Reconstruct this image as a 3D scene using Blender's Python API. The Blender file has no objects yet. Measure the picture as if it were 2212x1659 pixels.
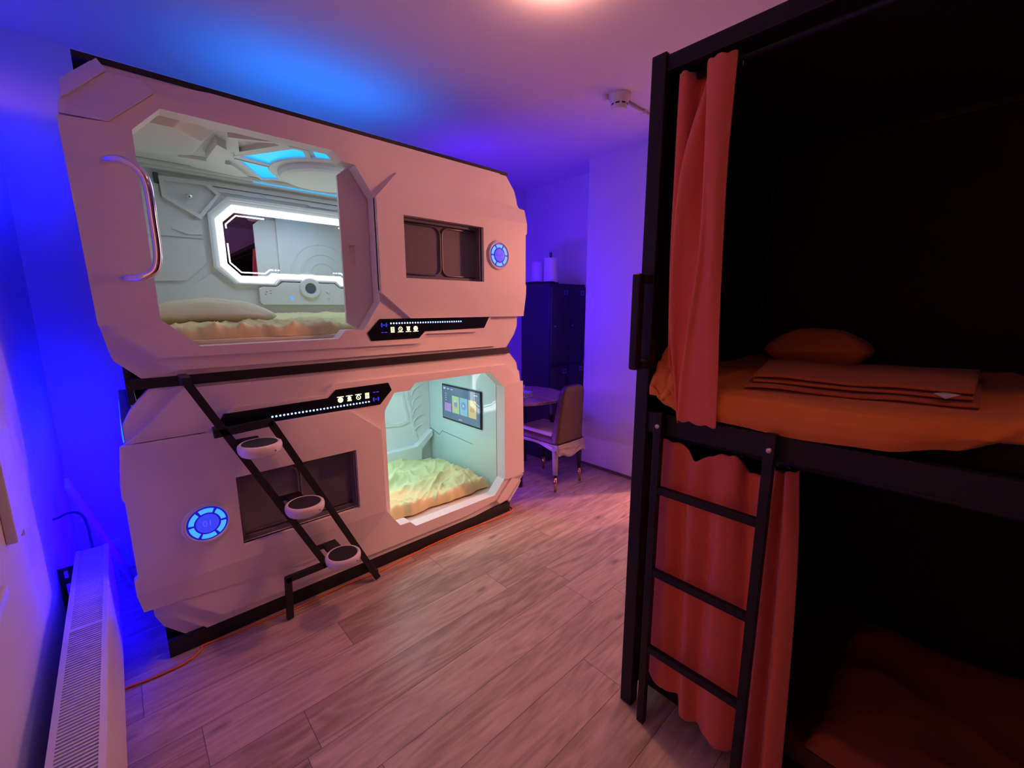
import bpy, bmesh, math, random
from mathutils import Vector, Matrix, noise
from mathutils.geometry import tessellate_polygon

random.seed(7)
SC = bpy.context.scene
COL = SC.collection
PI = math.pi
H = 2.67                      # ceiling height
CAM_H = 1.449

# ------------------------------------------------------------------ materials
def new_mat(name):
    m = bpy.data.materials.new(name)
    m.use_nodes = True
    nt = m.node_tree
    return m, nt, nt.nodes['Principled BSDF']

def node(nt, t, **kw):
    n = nt.nodes.new(t)
    for k, v in kw.items():
        setattr(n, k, v)
    return n

def mat(name, col, rough=.5, metal=0., spec=.5, bump=0., bscale=80., var=0., vscale=6., coat=0., stretch=(1, 1, 1), sheen=0., coat_ior=1.5):
    """plain procedural surface: slight colour variation and fine bump, both from noise"""
    m, nt, b = new_mat(name)
    b.inputs['Roughness'].default_value = rough
    b.inputs['Metallic'].default_value = metal
    b.inputs['Specular IOR Level'].default_value = spec
    b.inputs['Coat Weight'].default_value = coat
    b.inputs['Coat Roughness'].default_value = .03
    b.inputs['Coat IOR'].default_value = coat_ior
    b.inputs['Sheen Weight'].default_value = sheen
    b.inputs['Base Color'].default_value = (*col, 1)
    tc = node(nt, 'ShaderNodeTexCoord')
    mp = node(nt, 'ShaderNodeMapping')
    mp.inputs['Scale'].default_value = stretch
    nt.links.new(tc.outputs['Object'], mp.inputs['Vector'])
    if var > 0:
        n = node(nt, 'ShaderNodeTexNoise')
        n.inputs['Scale'].default_value = vscale
        n.inputs['Detail'].default_value = 5
        nt.links.new(mp.outputs[0], n.inputs['Vector'])
        r = node(nt, 'ShaderNodeValToRGB')
        r.color_ramp.elements[0].position = .3
        r.color_ramp.elements[1].position = .7
        r.color_ramp.elements[0].color = (*[c * (1 - var) for c in col], 1)
        r.color_ramp.elements[1].color = (*[min(1, c * (1 + var)) for c in col], 1)
        nt.links.new(n.outputs['Fac'], r.inputs['Fac'])
        nt.links.new(r.outputs['Color'], b.inputs['Base Color'])
    if bump > 0:
        n = node(nt, 'ShaderNodeTexNoise')
        n.inputs['Scale'].default_value = bscale
        n.inputs['Detail'].default_value = 4
        nt.links.new(mp.outputs[0], n.inputs['Vector'])
        bp = node(nt, 'ShaderNodeBump')
        bp.inputs['Strength'].default_value = bump
        bp.inputs['Distance'].default_value = .004
        nt.links.new(n.outputs['Fac'], bp.inputs['Height'])
        nt.links.new(bp.outputs['Normal'], b.inputs['Normal'])
    return m

def emit(name, col, strength, base=(.02, .02, .02)):
    m, nt, b = new_mat(name)
    b.inputs['Base Color'].default_value = (*base, 1)
    b.inputs['Emission Color'].default_value = (*col, 1)
    b.inputs['Emission Strength'].default_value = strength
    b.inputs['Roughness'].default_value = .4
    if name.startswith('screen'):
        b.inputs['Coat Weight'].default_value = 1.; b.inputs['Coat IOR'].default_value = 2.0; b.inputs['Coat Roughness'].default_value = .02
    return m

def wood_floor():
    m, nt, b = new_mat('oak_laminate')
    L = nt.links.new
    tc = node(nt, 'ShaderNodeTexCoord')
    sx = node(nt, 'ShaderNodeSeparateXYZ')
    L(tc.outputs['Object'], sx.inputs[0])
    def mth(op, a, bb=None, cc=None):
        n = node(nt, 'ShaderNodeMath', operation=op)
        for i, v in enumerate((a, bb, cc)):
            if v is None: continue
            if isinstance(v, (int, float)): n.inputs[i].default_value = v
            else: L(v, n.inputs[i])
        return n.outputs[0]
    W, LEN = .183, 1.29
    yy = mth('DIVIDE', mth('ADD', sx.outputs['Y'], .248 + 10 * W), W)
    row = mth('FLOOR', yy)
    fy = mth('FRACT', yy)
    wn = node(nt, 'ShaderNodeTexWhiteNoise', noise_dimensions='1D')
    L(row, wn.inputs['W'])
    xx = mth('DIVIDE', mth('ADD', sx.outputs['X'], mth('MULTIPLY', wn.outputs['Value'], LEN * 3)), LEN)
    colm = mth('FLOOR', xx)
    fx = mth('FRACT', xx)
    cb = node(nt, 'ShaderNodeCombineXYZ')
    L(row, cb.inputs[0]); L(colm, cb.inputs[1])
    wn2 = node(nt, 'ShaderNodeTexWhiteNoise', noise_dimensions='2D')
    L(cb.outputs[0], wn2.inputs['Vector'])
    # grain coordinates: shifted for each board
    off = node(nt, 'ShaderNodeVectorMath', operation='SCALE')
    L(wn2.outputs['Color'], off.inputs[0]); off.inputs['Scale'].default_value = 37.
    add = node(nt, 'ShaderNodeVectorMath', operation='ADD')
    L(tc.outputs['Object'], add.inputs[0]); L(off.outputs[0], add.inputs[1])
    mp = node(nt, 'ShaderNodeMapping'); mp.inputs['Scale'].default_value = (2.2, 17, 1)
    L(add.outputs[0], mp.inputs['Vector'])
    g = node(nt, 'ShaderNodeTexNoise'); g.inputs['Scale'].default_value = 1.6; g.inputs['Detail'].default_value = 8
    g.inputs['Roughness'].default_value = .62; g.inputs['Distortion'].default_value = .7
    L(mp.outputs[0], g.inputs['Vector'])
    # cathedral figure
    mp2 = node(nt, 'ShaderNodeMapping'); mp2.inputs['Scale'].default_value = (1.3, 8, 1)
    L(add.outputs[0], mp2.inputs['Vector'])
    g2 = node(nt, 'ShaderNodeTexNoise'); g2.inputs['Scale'].default_value = .9; g2.inputs['Detail'].default_value = 2
    L(mp2.outputs[0], g2.inputs['Vector'])
    rings = mth('FRACT', mth('MULTIPLY', g2.outputs['Fac'], 11.))
    rings = mth('ABSOLUTE', mth('SUBTRACT', rings, .5))
    # knots
    mp3 = node(nt, 'ShaderNodeMapping'); mp3.inputs['Scale'].default_value = (1.1, 3.2, 1)
    L(add.outputs[0], mp3.inputs['Vector'])
    vo = node(nt, 'ShaderNodeTexVoronoi'); vo.inputs['Scale'].default_value = 2.0
    L(mp3.outputs[0], vo.inputs['Vector'])
    kn = node(nt, 'ShaderNodeMapRange'); kn.inputs['From Min'].default_value = .02; kn.inputs['From Max'].default_value = .11
    kn.inputs['To Min'].default_value = .45; kn.inputs['To Max'].default_value = 1.
    L(vo.outputs['Distance'], kn.inputs['Value'])
    ramp = node(nt, 'ShaderNodeValToRGB')
    e = ramp.color_ramp.elements
    e[0].position = .28; e[0].color = (.30, .235, .185, 1)
    e[1].position = .72; e[1].color = (.60, .505, .42, 1)
    mix = mth('ADD', mth('MULTIPLY', g.outputs['Fac'], .82), mth('MULTIPLY', rings, .30))
    mix = mth('ADD', mix, mth('MULTIPLY', mth('SUBTRACT', wn2.outputs['Value'], .5), .22))
    L(mix, ramp.inputs['Fac'])
    # seams
    sy = mth('MINIMUM', fy, mth('SUBTRACT', 1., fy))
    sxm = mth('MINIMUM', fx, mth('SUBTRACT', 1., fx))
    seam = mth('MINIMUM', mth('DIVIDE', sy, .010), mth('DIVIDE', sxm, .0014))
    seam = mth('MINIMUM', mth('MAXIMUM', seam, .35), 1.)
    mul = node(nt, 'ShaderNodeMix', data_type='RGBA', blend_type='MULTIPLY')
    mul.inputs['Factor'].default_value = 1.
    L(ramp.outputs['Color'], mul.inputs['A'])
    f = mth('MULTIPLY', seam, kn.outputs['Result'])
    cg = node(nt, 'ShaderNodeCombineColor')
    for i in range(3): L(f, cg.inputs[i])
    L(cg.outputs[0], mul.inputs['B'])
    L(mul.outputs['Result'], b.inputs['Base Color'])
    b.inputs['Roughness'].default_value = .42
    b.inputs['Specular IOR Level'].default_value = .4
    bp = node(nt, 'ShaderNodeBump'); bp.inputs['Strength'].default_value = .25; bp.inputs['Distance'].default_value = .002
    L(mth('ADD', seam, mth('MULTIPLY', g.outputs['Fac'], .25)), bp.inputs['Height'])
    L(bp.outputs['Normal'], b.inputs['Normal'])
    return m

def wood_table():
    m, nt, b = new_mat('table_wood')
    L = nt.links.new
    tc = node(nt, 'ShaderNodeTexCoord')
    mp = node(nt, 'ShaderNodeMapping'); mp.inputs['Scale'].default_value = (18, 2.2, 18)
    mp.inputs['Rotation'].default_value = (0, 0, .5)
    L(tc.outputs['Object'], mp.inputs['Vector'])
    g = node(nt, 'ShaderNodeTexNoise'); g.inputs['Scale'].default_value = 1.3; g.inputs['Detail'].default_value = 7; g.inputs['Distortion'].default_value = .8
    L(mp.outputs[0], g.inputs['Vector'])
    r = node(nt, 'ShaderNodeValToRGB')
    r.color_ramp.elements[0].position = .3; r.color_ramp.elements[0].color = (.25, .15, .09, 1)
    r.color_ramp.elements[1].position = .65; r.color_ramp.elements[1].color = (.50, .36, .24, 1)
    L(g.outputs['Fac'], r.inputs['Fac']); L(r.outputs['Color'], b.inputs['Base Color'])
    b.inputs['Roughness'].default_value = .4
    return m

M = dict(
    wall=mat('white_wall_paint', (.82, .81, .80), .85, bump=.10, bscale=140),
    ceil=mat('white_ceiling_paint', (.82, .81, .80), .9, bump=.08, bscale=120),
    floor=wood_floor(),
    shell=mat('white_pod_shell', (.80, .79, .78), .48, spec=.4, bump=.04, bscale=260),
    liner=mat('white_pod_liner', (.80, .81, .80), .42, spec=.5),
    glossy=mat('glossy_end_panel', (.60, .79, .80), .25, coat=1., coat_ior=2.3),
    black=mat('black_steel', (.012, .012, .014), .45, bump=.03, bscale=200),
    bunkblack=mat('black_powder_coat', (.014, .013, .018), .5, spec=.3, bump=.04, bscale=220),
    blackboard=mat('black_board', (.010, .009, .010), .8),
    gloss_black=mat('black_acrylic', (.008, .008, .012), .12),
    tint=mat('tinted_grey_plastic', (.155, .15, .185), .35, bump=.03, bscale=160),
    chrome=mat('chrome', (.85, .85, .87), .07, metal=1.),
    mirror=mat('mirror_glass', (.90, .92, .93), .01, metal=1.),
    rubber=mat('black_grip_pad', (.018, .017, .020), .85, bump=.35, bscale=420),
    tread=mat('white_tread_plastic', (.80, .78, .77), .25, spec=.5),
    yellow=mat('pale_yellow_cotton', (.74, .72, .36), .9, bump=.15, bscale=300, sheen=.15),
    cream=mat('cream_cotton', (.76, .72, .48), .9, bump=.15, bscale=300, sheen=.15),
    orange=mat('orange_cotton', (.82, .27, .045), .9, bump=.2, bscale=260, sheen=.15),
    towel=mat('orange_terry', (.60, .155, .022), 1., bump=.9, bscale=420, sheen=.3),
    coral=mat('coral_curtain_cloth', (.84, .20, .13), .9, bump=.18, bscale=340, sheen=.25),
    radiator=mat('white_radiator_enamel', (.80, .80, .79), .35),
    dark=mat('dark_gap', (.01, .01, .012), .8),
    white=mat('white_plastic', (.80, .80, .78), .45),
    paper=mat('white_paper', (.82, .81, .80), .95, bump=.25, bscale=90),
    plastic=mat('clear_wrap', (.42, .40, .41), .25, spec=.6, bump=.8, bscale=45),
    leather=mat('brown_leather', (.105, .062, .042), .42, bump=.25, bscale=180, var=.12, vscale=8),
    cushion=mat('cream_leather', (.62, .58, .54), .45, bump=.15, bscale=150),
    brass=mat('brass', (.72, .45, .16), .25, metal=1.),
    tabletop=wood_table(),
    locker=mat('dark_locker_enamel', (.030, .030, .040), .45, bump=.03, bscale=180),
    steel=mat('brushed_steel', (.55, .55, .57), .32, metal=1.),
    cable=mat('orange_cable_rubber', (.72, .16, .03), .5),
    wire=mat('dark_cable_rubber', (.03, .03, .035), .5),
    tissue=mat('tissue_box_print', (.45, .47, .62), .6, var=.55, vscale=60),
    pane=mat('night_window_glass', (.02, .02, .03), .06),
    led_white=emit('white_led', (.90, .95, 1.), 2.8),
    led_line=emit('white_led_line', (.95, .97, 1.), 3.5),
    led_blue=emit('blue_led_dot', (.22, .35, 1.), 5.),
    led_cyan=emit('blue_light_panel', (.0, .40, 1.), 1.5, (.01, .04, .08)),
    seg=emit('light_blue_segment', (.05, .42, 1.), 1.0, (.1, .2, .3)),
    ringblue=emit('deep_blue_ring', (.01, .004, .6), .75, (.02, .01, .1)),
    disc_blue=emit('royal_blue_disc', (.035, .05, .85), 1.0, (.02, .03, .2)),
    num=emit('violet_blue_number', (.10, .08, .95), 1.0, (.1, .1, .3)),
    icon=emit('warm_white_icon', (.92, .95, .62), 1.3),
    icon_blue=emit('blue_icon', (.05, .05, 1.), 1.2),
    glow_strip=emit('cyan_blue_strip', (.03, .16, 1.), 1.6),
    lamp=emit('warm_lamp_glass', (1., .42, .25), 9.),
    scr=emit('screen_blue', (.055, .13, .27), .9),
    scr_purple=emit('screen_purple', (.42, .25, .66), .9),
    scr_green=emit('screen_green', (.38, .66, .34), .9),
    scr_cyan=emit('screen_cyan', (.22, .55, .72), .9),
    scr_amber=emit('screen_amber', (.68, .58, .25), .9),
    scr_white=emit('screen_white', (.62, .72, .72), .9),
    scr_orange=emit('screen_orange', (.68, .36, .12), .9),
    scr_mid=emit('screen_mid_blue', (.10, .32, .62), .9),
)

# ------------------------------------------------------------------ mesh builder
def world_loc(o):
    v = Vector((0, 0, 0))
    while o is not None:
        v += o.location
        o = o.parent
    return v

class MB:
    def __init__(self):
        self.v, self.f = [], []
    def add(self, vs, fs):
        n = len(self.v)
        self.v += [Vector(p) for p in vs]
        self.f += [[i + n for i in f] for f in fs]
        return self
    def box(self, x0, x1, y0, y1, z0, z1):
        vs = [(x, y, z) for x in (x0, x1) for y in (y0, y1) for z in (z0, z1)]
        return self.add(vs, [(0, 1, 3, 2), (4, 6, 7, 5), (0, 4, 5, 1), (2, 3, 7, 6), (0, 2, 6, 4), (1, 5, 7, 3)])
    def bar(self, p0, p1, w, t, side):
        """flat bar from p0 to p1; w measured along `side`, t across it"""
        p0, p1 = Vector(p0), Vector(p1)
        d = (p1 - p0).normalized()
        s = (Vector(side) - d * d.dot(Vector(side))).normalized()
        n = d.cross(s)
        vs = []
        for p in (p0, p1):
            for a, b in ((-1, -1), (1, -1), (1, 1), (-1, 1)):
                vs.append(p + s * (a * w / 2) + n * (b * t / 2))
        return self.add(vs, [(0, 1, 2, 3), (4, 7, 6, 5), (0, 4, 5, 1), (1, 5, 6, 2), (2, 6, 7, 3), (3, 7, 4, 0)])
    def prism(self, poly, d0, d1, mp, holes=(), top=None, top_holes=None):
        """extrude a 2-D polygon (with holes) from depth d0 to d1; `top` gives another outline of equal count for d1"""
        loops0 = [list(poly)] + [list(h) for h in holes]
        loops1 = [list(top or poly)] + [list(h) for h in (top_holes or holes)]
        for loops, d in ((loops0, d0), (loops1, d1)):
            flat = [p for l in loops for p in l]
            tris = tessellate_polygon([[Vector((p[0], p[1], 0)) for p in l] for l in loops])
            self.add([mp(p[0], p[1], d) for p in flat], [t for t in tris])
        for l0, l1 in zip(loops0, loops1):
            n = len(l0)
            vs = [mp(p[0], p[1], d0) for p in l0] + [mp(p[0], p[1], d1) for p in l1]
            self.add(vs, [(i, (i + 1) % n, n + (i + 1) % n, n + i) for i in range(n)])
        return self
    def wedge(self, pts, d0, mp):
        """slab over a 2-D outline whose top has its own depth at each corner: pts = (a, b, depth)"""
        n = len(pts)
        tris = tessellate_polygon([[Vector((p[0], p[1], 0)) for p in pts]])
        self.add([mp(p[0], p[1], p[2]) for p in pts], [t for t in tris])
        vs = [mp(p[0], p[1], d0) for p in pts] + [mp(*p) for p in pts]
        return self.add(vs, [(i, (i + 1) % n, n + (i + 1) % n, n + i) for i in range(n)])
    def tube(self, pts, r, n=10, closed=False):
        pts = [Vector(p) for p in pts]
        m = len(pts)
        base = len(self.v)
        up = Vector((0, 0, 1))
        prev = None
        for i, p in enumerate(pts):
            a = pts[(i - 1) % m] if (closed or i > 0) else p
            b = pts[(i + 1) % m] if (closed or i < m - 1) else p
            d = (b - a).normalized()
            if prev is None:
                s = d.cross(up)
                if s.length < 1e-3: s = d.cross(Vector((1, 0, 0)))
            else:
                s = prev - d * prev.dot(d)
            s.normalize(); prev = s
            t = d.cross(s)
            rr = r[i] if isinstance(r, (list, tuple)) else r
            for k in range(n):
                an = 2 * PI * k / n
                self.v.append(p + s * (rr * math.cos(an)) + t * (rr * math.sin(an)))
        for i in range(m if closed else m - 1):
            for k in range(n):
                i2 = (i + 1) % m
                self.f.append([base + i * n + k, base + i * n + (k + 1) % n, base + i2 * n + (k + 1) % n, base + i2 * n + k])
        if not closed:
            self.f.append([base + k for k in range(n)])
            self.f.append([base + (m - 1) * n + k for k in range(n)])
        return self
    def lathe(self, prof, mp, n=32, a0=0., a1=2 * PI):
        """prof: (radius, height); mp(x, y, h) places it"""
        full = abs(a1 - a0 - 2 * PI) < 1e-6
        cnt = n if full else n + 1
        base = len(self.v)
        for r, h in prof:
            for k in range(cnt):
                a = a0 + (a1 - a0) * k / n
                self.v.append(Vector(mp(r * math.cos(a), r * math.sin(a), h)))
        for i in range(len(prof) - 1):
            for k in range(n):
                k2 = (k + 1) % cnt
                self.f.append([base + i * cnt + k, base + i * cnt + k2, base + (i + 1) * cnt + k2, base + (i + 1) * cnt + k])
        return self
    def grid(self, fn, nu, nv):
        base = len(self.v)
        for i in range(nu + 1):
            for j in range(nv + 1):
                self.v.append(Vector(fn(i / nu, j / nv)))
        for i in range(nu):
            for j in range(nv):
                a = base + i * (nv + 1) + j
                self.f.append([a, a + nv + 1, a + nv + 2, a + 1])
        return self
    def build(self, name, m, parent=None, bevel=0., smooth=False, solid=0., sub=0, seg=2, merge=True, clean=False):
        off = world_loc(parent)
        bm = bmesh.new()
        vs = [bm.verts.new(p - off) for p in self.v]
        for f in self.f:
            try: bm.faces.new([vs[i] for i in f])
            except ValueError: pass
        if merge: bmesh.ops.remove_doubles(bm, verts=bm.verts[:], dist=1e-5)
        if clean: bmesh.ops.dissolve_limit(bm, angle_limit=.01, verts=bm.verts[:], edges=bm.edges[:])
        bmesh.ops.recalc_face_normals(bm, faces=bm.faces[:])
        me = bpy.data.meshes.new(name)
        bm.to_mesh(me); bm.free()
        me.materials.append(M[m] if isinstance(m, str) else m)
        if smooth:
            for p in me.polygons: p.use_smooth = True
        o = bpy.data.objects.new(name, me)
        COL.objects.link(o)
        if parent is not None: o.parent = parent
        if solid:
            s = o.modifiers.new('solid', 'SOLIDIFY'); s.thickness = solid; s.offset = 0
        if bevel:
            b = o.modifiers.new('bevel', 'BEVEL'); b.width = bevel; b.segments = seg
            b.limit_method = 'ANGLE'; b.angle_limit = math.radians(28)
        if sub:
            s = o.modifiers.new('sub', 'SUBSURF'); s.levels = sub; s.render_levels = sub
        return o

def tag(o, label, cat, group=None):
    o['label'] = label; o['category'] = cat
    if group: o['group'] = group
    return o

def thing(name, label, cat, loc, group=None):
    o = bpy.data.objects.new(name, None)
    o.empty_display_size = .1
    COL.objects.link(o)
    o.location = loc
    return tag(o, label, cat, group)

def struct(o):
    o['kind'] = 'structure'
    return o

def arc(c, r, a0, a1, n):
    return [(c[0] + r * math.cos(a0 + (a1 - a0) * i / n), c[1] + r * math.sin(a0 + (a1 - a0) * i / n)) for i in range(n + 1)]

def smoothpath(pts, per=8):
    """Catmull-Rom through pts"""
    P = [Vector(p) for p in pts]
    out = []
    for i in range(len(P) - 1):
        p0 = P[max(i - 1, 0)]; p1 = P[i]; p2 = P[i + 1]; p3 = P[min(i + 2, len(P) - 1)]
        for k in range(per):
            t = k / per
            out.append(.5 * ((2 * p1) + (p2 - p0) * t + (2 * p0 - 5 * p1 + 4 * p2 - p3) * t * t + (3 * p1 - p0 - 3 * p2 + p3) * t ** 3))
    out.append(P[-1])
    return out

XY = lambda z0: (lambda a, b, d: (a, b, z0 + d))           # polygon in plan, depth = up
XZ = lambda y0: (lambda a, b, d: (a, y0 - d, b))           # polygon on a wall facing -y, depth = towards the room
YZ = lambda x0: (lambda a, b, d: (x0 - d, a, b))           # polygon on a wall facing -x

# ------------------------------------------------------------------ the room
struct(MB().box(-.45, 5.3, -4.1, 1.45, -.1, 0).build('floor', 'floor'))
struct(MB().box(-.45, 5.3, -4.1, 1.45, H, H + .1).build('ceiling', 'ceil'))
struct(MB().box(-.45, 2.15, 1.0, 1.45, 0, H).box(2.15, 3.7, 1.35, 1.45, 0, H).build('wall_back', 'wall'))
# left wall with a deep window opening
WY0, WY1, WZ0, WZ1 = -2.25, -.62, .80, 2.15
wl = MB().box(-.45, -.28, WY1, 1.0, 0, H).box(-.45, -.28, -4.0, WY0, 0, H).box(-.45, -.28, WY0, WY1, 0, WZ0).box(-.45, -.28, WY0, WY1, WZ1, H)
struct(wl.build('wall_left', 'wall'))
win = struct(MB().box(-.43, -.41, WY0, WY1, WZ0, WZ1).build('window_1', 'pane'))
MB().box(-.400, -.398, WY0 + .03, WY1 - .03, WZ0 + .01, WZ1 - .02).build('bounce_sheet', 'wall', win)  # unseen white sheet added over the pane to bounce light into the room
fr = MB()
for y in (WY0 + .0125, WY1 - .0125): fr.box(-.44, -.385, y - .0125, y + .0125, WZ0, WZ1)
fr.box(-.44, -.385, WY0, WY1, WZ1 - .02, WZ1)
fr.build('window_frame', 'white', win)
MB().box(-.385, -.262, WY0 - .02, WY1 + .02, WZ0 - .03, WZ0 - .001).build('window_sill', 'white', win, bevel=.004)
tk = thing('reveal_strip', 'wide white strip on the left wall standing in for a window reveal', 'window reveal', (-.27, -.34, .82))  # surface box that stands in for the side of a window reveal
MB().box(-.2795, -.258, -.43, -.25, .83, H - .001).build('cover', 'white', tk, bevel=.003)
MB().box(-.2795, -.262, -.30, -.245, .80, .83).build('end_cap', 'white', tk, bevel=.002)
# right wall: a stub between the doorway and the recess, the recess, and the wall behind the bunk
struct(MB().box(3.09, 3.7, -.55, .273, 0, H).box(3.09, 3.25, -.985, -.55, 2.27, H).box(3.09, 3.25, -4.0, -.985, 0, H).build('wall_right', 'wall'))  # unseen doorway: far jamb and header placed to cut the hall light
struct(MB().box(3.4, 3.7, .273, 1.35, 0, H).build('wall_recess', 'wall'))
struct(MB().box(-.45, 5.3, -4.1, -4.0, 0, H).build('wall_front', 'wall'))
struct(MB().box(5.2, 5.3, -4.0, -.45, 0, H).box(3.7, 5.2, -.55, -.45, 0, H).build('wall_hall', 'wall'))
struct(MB().box(3.075, 3.09, -.55, .273, 0, .022).build('baseboard_right', mat('dark_base_strip', (.16, .09, .06), .6)))
struct(MB().box(-.28, -.268, -4.0, 1.0, 0, .06).build('baseboard_left', 'white'))

# ------------------------------------------------------------------ pods
DOOR = [(-.870, .341), (-.783, .433), (-.170, .433), (-.131, .395), (-.068, .392), (.020, .262), (.020, -.245),
        (-.073, -.384), (-.167, -.384), (-.205, -.424), (-.755, -.426), (-.868, -.316)]
NICHE = [(.165, -.121), (.695, -.121), (.695, .197), (.165, .197)]
BASE = [(-.935, .557), (.915, .557), (1.0, .462), (1.022, .40), (1.022, -.40), (.995, -.455), (.915, -.553), (-.935, -.553),
        (-1.018, -.465), (-1.030, -.40), (-1.036, .40), (-1.033, .462)]
PLATE1 = [(-1.044, .392), (-.917, .512), (-.62, .538), (.86, .538), (.975, .42), (1.030, .352), (1.030, -.33), (1.006, -.345), (.94, -.400), (.828, -.523),
          (-.838, -.517), (-1.028, -.405), (-1.040, -.33)]
PLATE2 = [(-1.050, .343), (-.933, .346), (-.797, .474), (-.55, .500), (.80, .500), (.95, .35), (1.0, .34), (1.0, -.333), (.776, -.333), (.664, -.424), (.288, -.420),
          (.245, -.472), (-.885, -.464), (-1.020, -.343)]
LEFTBLOCK = [(-1.053, .337), (-.933, .347), (-.8705, .3405), (-.868, -.316), (-.913, -.335), (-1.041, -.337)]
BLOCK_MID = [(.020, .262), (1.062, .262), (1.062, .20), (1.050, .19), (1.050, -.12), (1.057, -.135), (1.055, -.19), (.020, -.19)]
STRIP = [(-.058, -.403), (.012, -.333), (.748, -.333), (.706, -.401), (.278, -.406), (.238, -.442), (-.040, -.444)]

def circ_poly(c, r, n=40):
    return [(c[0] + r * math.cos(2 * PI * i / n), c[1] + r * math.sin(2 * PI * i / n)) for i in range(n)]

def text_mesh(body, size, name, m, parent, centre, depth):
    cu = bpy.data.curves.new(name, 'FONT')
    cu.body = body; cu.size = size; cu.extrude = depth
    cu.align_x = 'CENTER'; cu.align_y = 'CENTER'
    tmp = bpy.data.objects.new('tmp', cu)
    COL.objects.link(tmp)
    bpy.context.view_layer.update()
    me = bpy.data.meshes.new_from_object(tmp.evaluated_get(bpy.context.evaluated_depsgraph_get()))
    bpy.data.objects.remove(tmp)
    off = world_loc(parent)
    for v in me.vertices:
        x, y, z = v.co
        v.co = Vector((centre[0] + x, centre[1] - z, centre[2] + y)) - off
    me.materials.clear(); me.materials.append(M[m])
    o = bpy.data.objects.new(name, me)
    COL.objects.link(o); o.parent = parent
    return o

YI, XI0, XI1 = .935, .03, 1.866        # interior: back wall, left and right end walls
def s_(x, z):                           # a point read on the plane y=.88, carried to the back wall
    k = (2.1 + YI) / 2.98
    return (x * k, CAM_H + (z - CAM_H) * k)

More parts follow.
